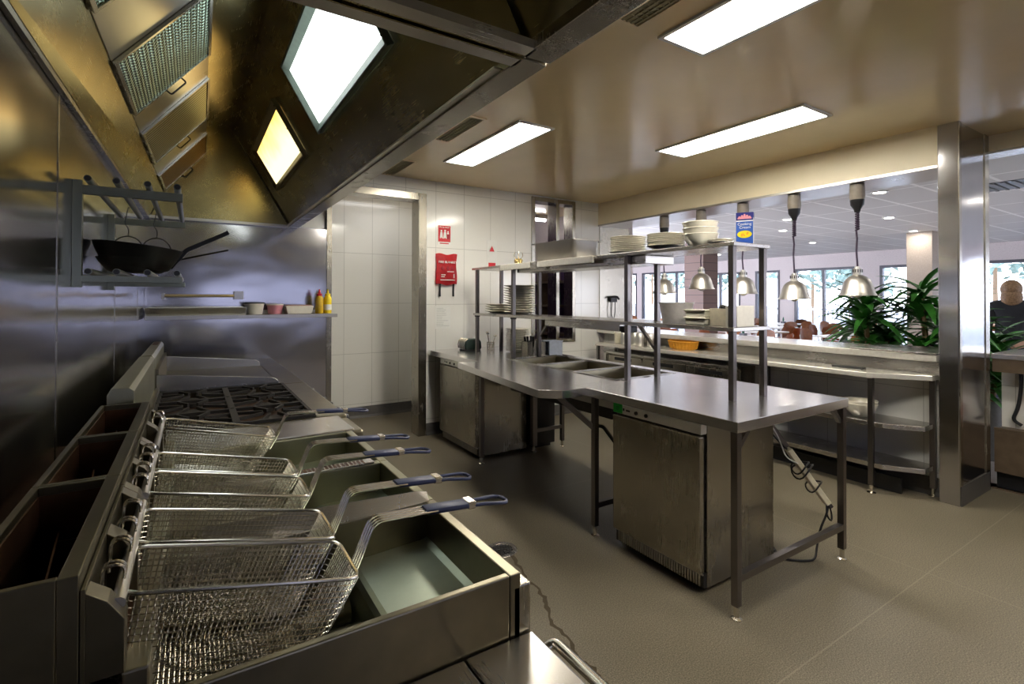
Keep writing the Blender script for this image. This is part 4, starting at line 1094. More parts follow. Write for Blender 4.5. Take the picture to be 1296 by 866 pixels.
# worktop clutter at the far end of the island
t = thing('toaster', 'dark green rounded appliance on the far corner of the island', 'appliance', (2.50, 4.77, ZT))
b = MB().prism([(2.42, .905), (2.60, .905), (2.605, .93), (2.60, .99), (2.575, 1.02), (2.44, 1.025), (2.415, .99), (2.41, .93)], 1, 4.68, 4.86); b.build('body', 'darkgreen', t, .02, True, 3)
b = MB()
for k in range(5): b.tube([(2.405, 4.70 + k * .035, .92), (2.398, 4.70 + k * .035, .96), (2.41, 4.70 + k * .035, 1.0), (2.44, 4.70 + k * .035, 1.024)], .006, 6)
b.build('ribs', 'chrome', t, 0, True)
MB().box(2.42, 2.59, 4.69, 4.85, .9003, .906).build('base', 'black', t)
t = thing('utensil_stand', 'tangle of chrome utensils in a wire stand beside the green appliance', 'utensils', (2.70, 4.66, ZT))
b = MB()
for k in range(4): b.tube([(2.70 + .04 * math.cos(a * PI / 8), 4.66 + .04 * math.sin(a * PI / 8), .904 + k * .025) for a in range(16)], .003, 6, True)
for k in range(6): b.tube([(2.70 + .04 * math.cos(k), 4.66 + .04 * math.sin(k), .904), (2.70 + .042 * math.cos(k), 4.66 + .042 * math.sin(k), .985)], .003, 6)
b.build('wire_stand', 'chrome', t, 0, True)
for k in range(4):
    a = k * 1.7; p = Vector((2.70 + .015 * math.cos(a), 4.66 + .015 * math.sin(a), .908)); q = Vector((2.70 + .055 * math.cos(a), 4.66 + .055 * math.sin(a), 1.05 + .02 * (k % 3)))
    MB().tube([p, q], .004, 6).ball(q, .018, 1, 1, .5, 10).build('utensil', 'black' if k == 1 else 'chrome', t, 0, True)
def insert(label, x, y, h, knives):
    t = thing('cutlery_pot', label, 'container', (x, y, ZT), None)
    s = .05
    MB().box(x - s, x + s, y - s, y + s, ZT + .0005, ZT + .004).box(x - s, x - s + .002, y - s, y + s, ZT + .004, ZT + h).box(x + s - .002, x + s, y - s, y + s, ZT + .004, ZT + h).box(x - s, x + s, y - s, y - s + .002, ZT + .004, ZT + h).box(x - s, x + s, y + s - .002, y + s, ZT + .004, ZT + h).box(x - s - .008, x + s + .008, y - s - .008, y - s, ZT + h - .003, ZT + h).box(x - s - .008, x - s, y - s, y + s, ZT + h - .003, ZT + h).build('pot', 'steel_v', t)
    if knives:
        for k in range(7):
            px, py = x + random.uniform(-.03, .03), y + random.uniform(-.03, .03)
            MB().bar((px, py, ZT + .02), (px + random.uniform(-.03, .03), py + random.uniform(-.03, .03), ZT + h + .035 + random.uniform(0, .02)), .014, .02).build('knife_handle', 'black', t, .003)
insert('steel pot full of black handled cutlery on the island', 2.74, 3.995, .14, True)
insert('empty steel pot beside the cutlery pot on the island', 2.86, 4.0, .13, False)
t = thing('plastic_crate', 'grey-blue ribbed plastic box on the island beside the cutlery pots', 'box', (3.0, 3.98, ZT))
x0, x1, y0, y1 = 2.925, 3.085, 3.915, 4.045
MB().box(x0, x1, y0, y1, ZT + .0005, ZT + .005).box(x0, x0 + .004, y0, y1, ZT + .005, ZT + .135).box(x1 - .004, x1, y0, y1, ZT + .005, ZT + .135).box(x0, x1, y0, y0 + .004, ZT + .005, ZT + .135).box(x0, x1, y1 - .004, y1, ZT + .005, ZT + .135).box(x0 - .008, x1 + .004, y0 - .008, y0, ZT + .128, ZT + .138).build('walls', 'crate', t)
b = MB()
for k in range(9): b.box(x0 - .004, x0 - .0002, y0 + .004 + k * .014, y0 + .011 + k * .014, ZT + .01, ZT + .128)
b.build('ribs', 'crate', t)
# ================================================================== the serving pass
random.seed(31)
t = thing('pass_counter', 'stainless pass counter with undershelves below the serving opening', 'counter', (4.46, 3.1, 0))
MB().prism([(4.28, 4.77), (4.28, 1.757), (4.50, 1.425), (4.655, 1.425), (4.655, 4.77)], 2, .862, .90).build('worktop', 'ledge', t, .003)
MB().box(4.640, 4.656, 1.425, 4.77, .9003, .985).build('upstand', 'steel', t)
def pleg(x, y):
    l = MB().box(x - .017, x + .017, y - .017, y + .017, .06, .862).build('leg', 'steel_post', t, .002)
    MB().lathe([(0, 0), (.03, 0), (.03, .005), (.012, .012), (.012, .06), (0, .06)], (x, y, 0), 14).build('foot', 'chrome', l, 0, True)
for x, y in ((4.305, 1.735), (4.615, 1.46), (4.615, 2.72), (4.305, 4.74), (4.615, 4.74)): pleg(x, y)
for z in (.50, .195):
    MB().prism([(4.30, 2.70), (4.30, 1.66), (4.44, 1.45), (4.632, 1.45), (4.632, 2.70)], 2, z, z + .035).build('undershelf', 'steel', t, .003)
MB().box(4.45, 4.47, 1.6, 2.7, .005, .12).build('kick', 'black', t)
t = thing('drawer_fridge', 'row of three dark steel drawers under the pass counter', 'fridge', (4.48, 3.85, 0))
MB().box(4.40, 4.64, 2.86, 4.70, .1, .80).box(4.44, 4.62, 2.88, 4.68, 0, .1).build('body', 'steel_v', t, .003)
MB().box(4.352, 4.40, 2.855, 4.705, .775, .80).build('top_rail', 'steel', t, .004)
for k in range(3):
    y0 = 2.875 + k * .607; d = MB().box(4.375, 4.3995, y0, y0 + .59, .13, .755).build('drawer', 'steel_v', t, .004)
    MB().box(4.366, 4.3745, y0 + .16, y0 + .43, .70, .735).build('handle', 'black', d, .003)
t = thing('pass_ledge', 'raised pale stainless ledge of the serving pass', 'ledge', (4.8, 3.2, 1.0))
MB().box(4.50, 5.08, 1.402, 4.988, 1.002, 1.05).build('slab', 'ledge', t, .004)
MB().box(4.495, 5.09, 1.402, 1.96, 1.0505, 1.063).build('end_plate', 'steel', t, .002)
def wbowl(z, l):
    tag(MB().lathe([(0, 0), (.055, 0), (.10, .05), (.115, .10), (.118, .10), (.118, .106), (.110, .104), (.095, .055), (.05, .008), (0, .008)], (4.43, 1.86, z), 28).build('mixing_bowl', 'china', None, 0, True), l, 'bowl', 'mixing bowls under the pass')
wbowl(.536, 'lower of two nested cream mixing bowls on the undershelf of the pass'); wbowl(.556, 'upper of two nested cream mixing bowls on the undershelf of the pass')
t = thing('bread_basket', 'orange woven bread basket on the pass counter', 'basket', (4.50, 3.60, .90))
b = MB().lathe([(0, .0), (.105, .0), (.12, .02), (.135, .075), (.147, .085), (.147, .094), (.135, .094), (.122, .075), (.108, .022), (.1, .008), (0, .008)], (0, 0, 0), 32)
for v in b.bm.verts: v.co = Vector((v.co.x * .85 + 4.50, v.co.y * 1.25 + 3.60, v.co.z + .9006))
b.build('basket_body', 'orange', t, 0, True)
b = MB()
for k in range(26):
    a = k * 2 * PI / 26; b.tube([(4.50 + .85 * r * math.cos(a), 3.60 + 1.25 * r * math.sin(a), .9006 + z) for r, z in ((.121, .012), (.132, .045), (.139, .08))], .005, 6)
b.build('weave_ribs', 'orange', t, 0, True)
can0 = None
for k, (x, y) in enumerate(((4.42, 4.40), (4.46, 4.27), (4.42, 4.15), (4.47, 4.03))):
    if can0 is None:
        can0 = MB().lathe([(0, 0), (.042, 0), (.044, .004), (.044, .13), (.038, .14), (.038, .146), (.02, .15), (0, .15)], seg=24).build('canister', 'alu', None, 0, True); o = can0
    else: o = can0.copy(); COL.objects.link(o)
    o.location = (x, y, .9006); tag(o, 'shiny steel canister, %s from the bread basket along the pass counter' % ['fourth', 'third', 'second', 'nearest'][k], 'canister', 'canisters on the pass counter')
t = thing('condiment_jar', 'cream lidded jar on the far end of the pass counter', 'jar', (4.50, 4.58, .90))
MB().lathe([(0, 0), (.05, 0), (.052, .01), (.052, .12), (0, .12)], (4.50, 4.58, .9006), 20).build('jar_body', 'socket', t, 0, True)
MB().lathe([(0, .12), (.054, .12), (.054, .14), (0, .145)], (4.50, 4.58, .9006), 20).build('lid', 'plastic_w', t, 0, True)
t = thing('flat_tray', 'small flat black tray lying on the near end of the pass counter', 'tray', (4.46, 1.93, .90))
MB().box(4.41, 4.49, 1.84, 2.06, .9006, .912).build('tray_body', 'black', t, .004)
t = thing('wall_phone', 'black wall phone with a hanging cord on the far jamb of the pass', 'phone', (4.78, 4.97, 1.38))
MB().box(4.72, 4.84, 4.95, 4.989, 1.40, 1.47).build('cradle', 'black', t, .006)
MB().tube(fillet([(4.70, 4.94, 1.46), (4.74, 4.935, 1.475), (4.82, 4.935, 1.475), (4.86, 4.94, 1.44)], .02), .014, 8).build('handset', 'black', t, 0, True)
MB().tube(fillet([(4.73, 4.96, 1.40), (4.72, 4.95, 1.25), (4.77, 4.95, 1.15), (4.80, 4.95, 1.28), (4.81, 4.965, 1.41)], .05), .006, 6).build('cord', 'black', t, 0, True)

# heat lamps
def heat_lamp(y, zb, label):
    x = 4.63
    t = thing('heat_lamp', label, 'heat lamp', (x, y, zb), 'heat lamps over the pass')
    MB().lathe([(0, 2.404), (.052, 2.404), (.056, 2.30), (.052, 2.272), (0, 2.272)], (x, y, 0), 20).build('ceiling_cup', 'mount', t, 0, True)
    MB().lathe([(0, 2.272), (.052, 2.272), (.048, 2.23), (.026, 2.195), (.02, 2.17), (0, 2.17)], (x, y, 0), 20).build('cup_base', 'black', t, 0, True)
    p = []
    for k in range(60):
        a = k * .9; p.append((x + .011 * math.cos(a), y + .011 * math.sin(a), 2.18 - k * .0027))
    p += [(x + .004, y + .004, 1.95), (x - .004, y + .006, 1.85), (x, y, zb + .24)]
    MB().tube(p, .0075, 6).build('cord', 'cordm', t, 0, True)
    MB().lathe([(0, .24), (.02, .24), (.022, .225), (.033, .22), (.034, .17), (.04, .165), (.062, .155), (.088, .128), (.105, .09), (.113, .055), (.119, .045), (.123, .022), (.134, .006), (.137, 0), (.131, 0), (.119, .02), (.109, .055), (.1, .09), (.08, .128), (.055, .15), (0, .155)], (x, y, zb), 32).build('shade', 'alu', t, 0, True)
    b = MB()
    for k in range(12): a = k * PI / 6; b.box(x + .0330 * math.cos(a) - .003, x + .0330 * math.cos(a) + .003, y + .0330 * math.sin(a) - .003, y + .0330 * math.sin(a) + .003, zb + .19, zb + .215)
    b.build('vent_holes', 'black', t)
    MB().ball((x, y, zb + .04), .05, 1, 1, 1.2, 16).build('lamp_bulb', 'china', t, 0, True)
M['mount'] = plain('taupe_plastic', (.30, .26, .22), .4); M['cordm'] = plain('dark_purple_cord', (.05, .03, .06), .5)
for y, z, l in ((3.97, 1.507, 'spun aluminium heat lamp furthest along the pass, half behind a gantry post'), (3.467, 1.554, 'spun aluminium heat lamp hanging in front of the brown boarded column'),
                (2.98, 1.50, 'spun aluminium heat lamp framed by the two nearest gantry posts'), (2.475, 1.448, 'spun aluminium heat lamp just right of the gantry shelf'),
                (1.96, 1.482, 'spun aluminium heat lamp nearest the leafy plants and the column')): heat_lamp(y, z, l)

# counter beyond the column
t = thing('bar_counter', 'wood fronted bar counter right of the steel column', 'counter', (5.4, 0, 0))
MB().box(5.16, 5.75, -3.0, 1.275, 1.0, 1.04).build('worktop', 'steel_top', t, .004)
MB().box(5.175, 5.19, -3.0, 1.27, .90, .999).build('fascia', 'woodpanel', t)
MB().box(5.40, 5.55, -3.0, 1.27, .45, .999).build('tiled_back', 'tile_y', t)
MB().box(5.21, 5.56, -3.0, 1.27, .13, .45).box(5.205, 5.225, -3.0, 1.27, .45, .47).build('lower_cabinet', 'woodpanel', t, .003)
MB().box(5.27, 5.55, -3.0, 1.27, 0, .13).build('kick', 'black', t)
MB().box(5.202, 5.22, -3.0, 1.28, .0, .008).build('floor_trim', 'woodpanel', t)
t = thing('wall_outlet', 'cream double socket on the tiles under the bar counter', 'socket', (5.39, .98, .76))
MB().box(5.385, 5.3995, .90, 1.05, .72, .80).build('plate', 'socket', t, .003)
b = MB()
for y in (.945, 1.005):
    for dy, dz in ((-.008, .006), (.008, .006), (0, -.008)): b.box(5.384, 5.3849, y + dy - .002, y + dy + .002, .76 + dz - .006, .76 + dz + .006)
b.build('slots', 'black', t)
tag(MB().tube(fillet([(5.38, 1.16, .97), (5.37, 1.15, .80), (5.375, 1.17, .62), (5.36, 1.20, .52), (5.37, 1.15, .485)], .08), .012, 8).build('hanging_cord', 'black', None, 0, True), 'thick black cord hanging against the tiles beside the column', 'cord')
t = thing('first_aid_box', 'dark red box standing on the lower cabinet under the bar counter', 'box', (5.30, .97, .471))
MB().box(5.25, 5.38, .86, 1.03, .4715, .58).build('box_body', 'darkred', t, .01); MB().box(5.245, 5.385, .855, 1.035, .58, .60).build('lid', 'darkred', t, .004)
M['colm'] = plain('taupe_column', (.38, .32, .26), .5)
M['paving_in'] = plain('dining_floor', (.50, .46, .42), .4)
M['glass'] = plain('window_glass', (.66, .69, .72), .0, trans=1, ior=1.02, nstr=0, cvar=0)
# ================================================================== dining room beyond the pass
random.seed(41)
DX, DZ = 16.0, 2.78
struct('floor_dining', MB().box(5.2, DX, -6, 18.5, -.1, 0.0), 'paving_in')
struct('ceiling_dining', MB().box(4.88, DX + .2, -6, 18.5, DZ, DZ + .1), 'grid')
struct('trim_7', MB().box(4.881, 5.0, 1.41, 5.15, CZ - .02, DZ), 'bulk')
# far wall with window openings (y0, y1, top, sill)
wins = [(3.0, 4.15, 2.36, 0), (5.45, 6.22, 2.36, 0), (6.84, 8.55, 2.37, .0), (9.02, 9.85, 2.36, .0), (10.4, 12.0, 2.36, .0), (12.25, 14.9, 2.5, .0), (15.2, 17.6, 2.5, 0), (.2, 1.9, 2.36, 0), (-3.6, -1.0, 2.36, 0)]
wins.sort(); b = MB(); y = -6
for y0, y1, zt, zs in wins:
    b.box(DX, DX + .2, y, y0, 0, DZ); b.box(DX, DX + .2, y0, y1, zt, DZ); y = y1
b.box(DX, DX + .2, y, 18.5, 0, DZ)
struct('wall_far', b, 'lilac')
for i, (y0, y1, zt, zs) in enumerate(wins):
    b = MB(); f = .07
    b.box(DX - .02, DX + .1, y0, y0 + f, 0, zt).box(DX - .02, DX + .1, y1 - f, y1, 0, zt).box(DX - .02, DX + .1, y0 + f, y1 - f, zt - f, zt)
    n = max(1, round((y1 - y0) / .85))
    for k in range(1, n): yy = y0 + (y1 - y0) * k / n; b.box(DX - .01, DX + .09, yy - .035, yy + .035, 0, zt - f)
    w = struct('window_%d' % (i + 2), b, 'frame_dark')
    g = MB().box(DX + .03, DX + .036, y0 + f, y1 - f, .05, zt - f).build('pane', 'glass', w)
struct('wall_dining_left', MB().box(5.2, DX, 18.5, 18.7, 0, DZ), 'lilac')
b = MB(); yy = 5.2
for y0, y1 in ((6.4, 8.6), (9.4, 11.6), (12.4, 14.6)):
    b.box(yy, y0, -6.2, -6, 0, DZ).box(y0, y1, -6.2, -6, 2.3, DZ).box(y0, y1, -6.2, -6, 0, .5); yy = y1
b.box(yy, DX, -6.2, -6, 0, DZ); struct('wall_dining_right', b, 'lilac')
# outside
struct('paving', MB().box(DX + .2, 45, -25, 40, -.12, -.02), 'paving')
t = thing('white_fence', 'white slatted garden fence outside the dining windows', 'fence', (19.5, 8, 0))
MB().box(19.5, 19.56, -8, 30, 1.0, 1.08).box(19.5, 19.56, -8, 30, .2, .28).build('rail', 'fence', t)
b = MB()
for k in range(250): b.box(19.47, 19.5, -8 + k * .152, -8 + k * .152 + .07, .05, 1.15)
b.build('pickets', 'fence', t)
def shrub(label, cx, cy, h, r, mat, n):
    t = thing('garden_tree', label, 'tree', (cx, cy, -.02), 'hazy trees beyond the fence'); random.seed(int(cy * 10))
    b = MB()
    for i in range(n):
        a, e = random.uniform(0, 2 * PI), random.uniform(-.6, 1.2); q = r * random.uniform(.55, 1)
        p = Vector((cx + q * math.cos(a) * math.cos(e), cy + q * math.sin(a) * math.cos(e), h * .62 + q * math.sin(e) * .7))
        s = random.uniform(.15, .4); u = Vector((random.uniform(-1, 1), random.uniform(-1, 1), random.uniform(-1, 1))).normalized(); v = u.orthogonal().normalized()
        b.quad(p - u * s, p + v * s * .5, p + u * s, p - v * s * .5)
    b.build('foliage', mat, t); MB().tube([(cx, cy, -.02), (cx, cy, h * .7)], .12, 8, r2=.06).build('trunk', 'bark', t)
for i, (x, y, h, r) in enumerate(((27, 2.5, 4, 1.8), (29, 7, 4.6, 2.2), (26.5, 11.5, 4, 2), (30, 15, 5, 2.5), (27, 20, 4.4, 2.1), (29, 26, 5, 2.4))):
    shrub('pale hazy tree outside, %s from the right behind the white fence' % ['first', 'second', 'third', 'fourth', 'fifth', 'sixth'][i], x, y, h, r, 'hedge_far', 260)
# columns
t = thing('boarded_column', 'brown boarded column in the dining room behind the heat lamps', 'column', (10.2, 7.7, 0))
MB().box(9.98, 10.52, 7.42, 7.95, 0, DZ - .001).build('shaft', 'boards', t, .004)
t = thing('tall_column', 'pale steel-clad column with a lit top beside the leafy plants', 'column', (12.3, 4.05, 0))
MB().box(12.15, 12.55, 3.84, 4.26, 0, DZ - .001).build('shaft', 'colm', t, .004)
for i, (x, y) in enumerate(((11.9, 4.05), (9.6, 3.6), (8.4, 4.6), (12.4, 6.2), (9.7, 5.4), (7.2, 2.8), (7.0, 1.2), (8.9, .4), (11, 8.5), (13.5, 9.5), (8, 8), (12.5, 12))):
    t = thing('downlight', ['small round downlight in the dining ceiling beside the steel-clad column', 'small round downlight in the dining ceiling'][min(i, 1)], 'downlight', (x, y, DZ - .012), 'downlights in the dining ceiling' if i else None)
    MB().lathe([(.07, DZ - .001), (.095, DZ - .001), (.095, DZ - .010), (.07, DZ - .012)], (x, y, 0), 20).build('trim_ring', 'white', t, 0, True)
    MB().lathe([(0, DZ - .004), (.07, DZ - .004)], (x, y, 0), 20).build('glow', 'down', t)
t = thing('air_grille', 'dark square air grille in the dining ceiling above the person', 'air vent', (8.0, 1.9, DZ - .01))
MB().box(7.7, 8.3, 1.6, 2.2, DZ - .004, DZ).build('backing', 'black', t)
b = MB()
for k in range(7): b.box(7.7, 8.3, 1.6 + k * .09, 1.63 + k * .09, DZ - .014, DZ - .004)
b.build('slats', 'skirt', t)
# tables and chairs
def table():
    t = thing('dining_table', '', 'table', (0, 0, 0), 'white topped dining tables')
    MB().box(-.4, .4, -.4, .4, .715, .745).build('tabletop', 'white', t, .006)
    MB().lathe([(0, 0), (.24, 0), (.24, .015), (.05, .03), (.035, .05), (.035, .71), (.12, .714), (0, .714)], seg=20).build('pedestal', 'alu', t, 0, True)
    return t
def chair():
    t = thing('dining_chair', '', 'chair', (0, 0, 0), 'plywood dining chairs')
    b = MB(); n = 10; g = []
    for j in range(5):
        row = []
        for i in range(n + 1):
            a = (i / n - .5) * 1.7; v = j / 4
            w = 1 - .22 * (2 * abs(v - .5)) ** 2.5
            row.append(b.bm.verts.new((.25 * math.sin(a * w) , -.20 - .10 * math.cos(a * w) + .03 - v * .03, .60 + .25 * v - .035 * (abs(a) / .85) ** 2)))
        g.append(row)
    for j in range(4):
        for i in range(n): b.bm.faces.new((g[j][i], g[j][i + 1], g[j + 1][i + 1], g[j + 1][i]))
    bmesh.ops.solidify(b.bm, geom=b.bm.faces[:], thickness=.012)
    b.build('backrest', 'wood', t, 0, True)
    MB().prism([(-.20, -.2), (.20, -.2), (.22, .15), (.18, .21), (-.18, .21), (-.22, .15)], 2, .44, .458).build('seat', 'wood', t, .005)
    for sx in (-1, 1):
        MB().tube(fillet([(sx * .20, -.24, 0), (sx * .19, -.22, .44), (sx * .17, -.275, .72)], .05), .011, 8).build('leg', 'alu', t, 0, True)
        MB().tube([(sx * .20, .20, 0), (sx * .17, .16, .445)], .011, 8).build('leg', 'alu', t, 0, True)
    MB().tube([(-.18, -.2, .43), (.18, -.2, .43)], .01, 6).tube([(-.17, .15, .43), (.17, .15, .43)], .01, 6).build('seat_frame', 'alu', t, 0, True)
    return t
T0 = table(); C0 = chair()
tabs = [(7.0, 3.2), (8.6, 5.55), (8.6, 3.8), (10.4, 6.3), (10.4, 4.6), (12.2, 7.05), (12.2, 5.3), (14.0, 7.8), (14.0, 6.0), (8.0, 7.5), (12.6, 9.2), (10.9, 10.0), (14.4, 9.7), (14.4, 3.6), (12.8, 11.6), (11.2, 12.8), (8.6, 9.8)]
tl = ['nearest the pass, hidden by the plants', 'in the first row, left of two', 'in the first row, right of two', 'in the second row, left of two', 'in the second row, right of two', 'in the third row, left of two', 'in the third row, right of two',
      'at the sliding door, left of two', 'at the sliding door, right of two', 'just left of the boarded column', 'in front of the middle window', 'directly behind the boarded column', 'against the middle window', 'behind the taupe column',
      'far left under the windows', 'beyond the boarded column, left side', 'behind the tubs of the gantry']
used = [0, 0]
for k, ((x, y), l) in enumerate(zip(tabs, tl)):
    r = random.uniform(-.2, .2)
    if k == 0: T0.location = (x, y, 0); T0.rotation_euler = (0, 0, r); T0['label'] = 'white dining table ' + l
    else: dup(T0, (x, y, 0), 'white dining table ' + l, r)
    for m, a in enumerate((0, PI / 2, PI, -PI / 2)):
        if (k * 3 + m) % 9 == 6: continue
        aa = a + r + random.uniform(-.15, .15); d = .53
        px, py = x - d * math.sin(-aa) * -1, y
        px = x + d * math.sin(aa); py = y - d * math.cos(aa)
        lab = 'plywood chair on the %s side of the table %s' % (['right', 'far', 'left', 'near'][m], l)
        if used[1] == 0: C0.location = (px, py, 0); C0.rotation_euler = (0, 0, aa); C0['label'] = lab; used[1] = 1
        else: dup(C0, (px, py, 0), lab, aa)
# things standing on the tables
for k in (1, 2, 3, 4, 6, 7, 8, 9, 12):
    x, y = tabs[k]
    t = thing('menu_holder', 'dark menu block standing on the table ' + tl[k], 'menu holder', (x + .1, y + .05, .7455), 'menu blocks')
    MB().box(x + .05, x + .15, y, y + .10, .7455, .80).build('block', 'frame_dark', t, .004)
    MB().lathe([(0, 0), (.022, 0), (.022, .07), (.012, .10), (.012, .12), (0, .12)], (x + .10, y + .05, .80), 12).build('bottle', 'glass_b', t, 0, True)

# planters behind the ledge
def dracaena(label, x, y, H, seed, pot=True, spread=.42):
    random.seed(seed)
    t = thing('potted_dracaena', label, 'plant', (x, y, 0), 'dracaenas behind the pass')
    MB().lathe([(0, 0), (.13, 0), (.17, .50), (.18, .50), (.18, .54), (.165, .54), (.16, .50), (0, .49)], (x, y, 0), 24).build('pot', 'soil', t, 0, True)
    heads = []
    st = MB()
    for k in range(4):
        a = seed + k * 1.7; h = H * (.62 + .11 * k)
        p = [Vector((x + .05 * math.cos(a), y + .05 * math.sin(a), .48)), Vector((x + .09 * math.cos(a), y + .09 * math.sin(a), h * .75)), Vector((x + .12 * math.cos(a), y + .12 * math.sin(a), h))]
        st.tube(p, .028, 8, r2=.02); heads.append((p[-1], h))
    st.build('cane', 'bark', t, 0, True)
    lf = MB()
    for hd, h in heads:
        for i in range(46):
            az = i * 2.4 + random.uniform(-.3, .3); el = random.uniform(.1, 1.35); L = random.uniform(.30, spread); w = random.uniform(.028, .042)
            base = hd + Vector((0, 0, (i / 46 - .75) * .34)); dr = Vector((math.cos(az), math.sin(az), 0)); sd = Vector((-math.sin(az), math.cos(az), 0))
            pv = None
            for s in range(8):
                u = s / 7; c = base + dr * L * u * math.cos(el * (1 - .5 * u)) + Vector((0, 0, 1)) * L * (math.sin(el) * u - .65 * u * u * (1.2 - el * .5))
                ww = w * math.sin(PI * min(.98, .12 + u * .88)) ** .8 + .001
                cur = [lf.bm.verts.new(c + sd * ww), lf.bm.verts.new(c - Vector((0, 0, ww * .35))), lf.bm.verts.new(c - sd * ww)]
                if pv:
                    for q in (0, 1): lf.bm.faces.new((pv[q], pv[q + 1], cur[q + 1], cur[q]))
                pv = cur
    lf.build('leaves', 'leaf', t, 0, True)
dracaena('leafy green dracaena behind the pass ledge, the left one with light showing through', 5.62, 2.23, 1.46, 4, True, .48)
dracaena('dense dark green dracaena behind the pass ledge next to the steel column', 5.74, 1.78, 1.56, 9, True, .46)
dracaena('dracaena on the right of the steel column beside the person', 6.15, 1.56, 1.2, 15, True, .36)

# the person by the window
t = thing('person', 'person with shoulder length brown hair in a black top standing beyond the bar counter', 'person', (8.7, 1.95, 0))
def skinbody(name, verts, edges, radii, mat, parent, sub=2):
    me = bpy.data.meshes.new(name); me.from_pydata([Vector(v) for v in verts], edges, [])
    o = bpy.data.objects.new(name, me); COL.objects.link(o)
    m = o.modifiers.new('s', 'SKIN'); m.use_smooth_shade = True
    for i, r in enumerate(radii): me.skin_vertices[0].data[i].radius = r if isinstance(r, tuple) else (r, r)
    me.skin_vertices[0].data[0].use_root = True
    s = o.modifiers.new('u', 'SUBSURF'); s.levels = s.render_levels = sub
    dg = bpy.context.evaluated_depsgraph_get(); m2 = bpy.data.meshes.new_from_object(o.evaluated_get(dg))
    bpy.data.objects.remove(o)
    m2.polygons.foreach_set('use_smooth', [True] * len(m2.polygons))
    m2.materials.clear(); m2.materials.append(M[mat])
    q = bpy.data.objects.new(name, m2); COL.objects.link(q); q.parent = parent; return q
# local frame: facing +Y, later turned; the parts are given about the thing's own origin
V = [(0, 0, .92), (0, .01, 1.10), (0, 0, 1.28), (0, -.01, 1.38), (0, 0, 1.45), (0, .03, 1.52), (0, .04, 1.58),
     (.09, 0, .88), (.10, .01, .48), (.10, -.02, .08), (.10, .10, .035), (-.09, 0, .88), (-.10, .01, .48), (-.10, -.02, .08), (-.10, .10, .035),
     (.17, -.01, 1.36), (.22, -.02, 1.08), (.20, .18, .98), (.19, .27, .98), (-.17, -.01, 1.36), (-.22, -.02, 1.08), (-.20, .18, .98), (-.19, .27, .98)]
Ed = [(0, 1), (1, 2), (2, 3), (3, 4), (4, 5), (5, 6), (0, 7), (7, 8), (8, 9), (9, 10), (0, 11), (11, 12), (12, 13), (13, 14), (3, 15), (15, 16), (16, 17), (17, 18), (3, 19), (19, 20), (20, 21), (21, 22)]
Ra = [(.15, .11), (.13, .10), (.15, .11), (.12, .09), .05, (.075, .09), (.07, .085), .085, .055, .04, .035, .085, .055, .04, .035, .055, .04, .03, .024, .055, .04, .03, .024]
body = skinbody('body', V, Ed, Ra, 'skin', t)
top = skinbody('top', [(0, 0, .86), (0, .01, 1.10), (0, 0, 1.28), (0, -.01, 1.37), (0, .0, 1.46), (.18, -.01, 1.36), (.23, -.02, 1.08), (.21, .14, 1.0), (-.18, -.01, 1.36), (-.23, -.02, 1.08), (-.21, .14, 1.0)],
               [(0, 1), (1, 2), (2, 3), (3, 4), (3, 5), (5, 6), (6, 7), (3, 8), (8, 9), (9, 10)], [(.185, .14), (.16, .125), (.175, .13), (.14, .11), .075, .07, .055, .045, .07, .055, .045], 'cloth', t)
skinbody('trousers', [(0, 0, .95), (.095, 0, .84), (.105, .01, .48), (.105, -.02, .10), (-.095, 0, .84), (-.105, .01, .48), (-.105, -.02, .10)], [(0, 1), (1, 2), (2, 3), (0, 4), (4, 5), (5, 6)], [(.175, .13), .105, .075, .06, .105, .075, .06], 'jeans', t)
off = t.location.copy(); t.location = (0, 0, 0)
b = MB().ball((0, .0, 1.575), .105, 1.0, 1.12, 1.15, 20).ball((0, -.045, 1.47), .10, 1.05, .75, 1.35, 16); b.build('hair', 'hair', t, 0, True)
b = MB().ball((0, .075, 1.555), .08, .95, .75, 1.2, 16).ball((0, .137, 1.54), .016, .8, 1, 1.3, 10); b.build('face', 'skin', t, 0, True)
for s in (-1, 1): MB().ball((s * .03, .130, 1.572), .009, 1.2, .5, .8, 8).build('eye', 'black', t, 0, True)
MB().ball((0, .128, 1.50), .02, 1.2, .3, .3, 10).build('mouth', 'darkred', t, 0, True)
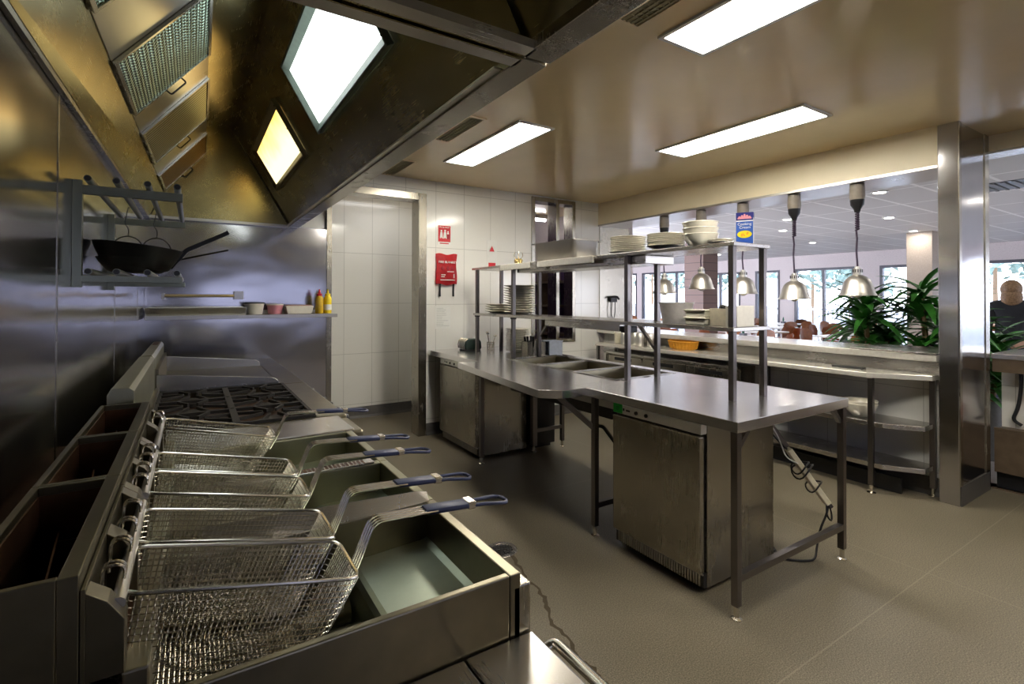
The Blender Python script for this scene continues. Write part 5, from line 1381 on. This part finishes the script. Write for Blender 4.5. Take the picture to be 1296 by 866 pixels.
for s in (-1, 1):
    hx = s * .19
    for f in range(4):
        p = Vector((hx - .03 + f * .019, .29, .975)); L = (.06, .072, .068, .052)[f]
        MB().tube([p, p + Vector((0, L * .5, -.004)), p + Vector((0, L * .85, -.022))], .009, 8, r2=.007).build('finger', 'skin', t, 0, True)
    MB().tube([(hx - s * .025, .26, .98), (hx - s * .05, .29, .97), (hx - s * .05, .32, .96)], .010, 8, r2=.008).build('thumb', 'skin', t, 0, True)
    MB().prism([(.10 * s - .04, -.07), (.10 * s + .04, -.07), (.10 * s + .045, .12), (.10 * s, .17), (.10 * s - .045, .12)], 2, 0.0, .07).build('shoe', 'black', t, .015)
t.location = off; t.rotation_euler = (0, 0, math.radians(-75))
# ================================================================== daylight and camera
w = bpy.data.worlds.new('day'); S.world = w; w.use_nodes = True; nt = w.node_tree; n = N(nt)
bg = nt.nodes['Background']; tc = n.new('ShaderNodeTexCoord'); sx = n.new('ShaderNodeSeparateXYZ'); n.link(tc.outputs['Generated'], sx.inputs[0])
n.link(n.ramp(n.math('MULTIPLY_ADD', sx.outputs[2], .5, .5), [(.45, (.82, .84, .97)), (.6, (.80, .85, 1.0)), (1, (.55, .70, 1.0))]), bg.inputs['Color'])
bg.inputs['Strength'].default_value = 5.5
cam = bpy.data.cameras.new('camera'); co = bpy.data.objects.new('camera', cam); COL.objects.link(co)
FPX, PX, PY = 634.87, 648.0, 371.35
cam.sensor_fit = 'HORIZONTAL'; cam.sensor_width = 36; cam.lens = FPX / 1296 * 36
cam.shift_x = (648.0 - PX) / 1296; cam.shift_y = (PY - 433.0) / 1296
cam.clip_start = .02; cam.clip_end = 200
right = Vector((.84346657, -.5371788, .00175574)); down = Vector((.00601858, .00618192, -.99996278)); fwd = Vector((.53714796, .84344574, .00844729))
m = Matrix.Identity(4)
for i, v in enumerate((right, -down, -fwd)):
    for k in range(3): m[k][i] = v[k]
m.translation = (0, 0, 1.46); co.matrix_world = m
S.camera = co
S.view_settings.view_transform = 'Standard'; S.view_settings.look = 'None'; S.view_settings.gamma = 1; S.view_settings.use_curve_mapping = False
S.view_settings.exposure = 1.25
c = S.cycles
c.use_denoising = True
try: c.denoiser = 'OPENIMAGEDENOISE'
except Exception: pass
c.max_bounces = 8; c.diffuse_bounces = 4; c.glossy_bounces = 5; c.transmission_bounces = 6; c.transparent_max_bounces = 6
c.sample_clamp_indirect = 6; c.caustics_reflective = False; c.caustics_refractive = False; c.blur_glossy = .5
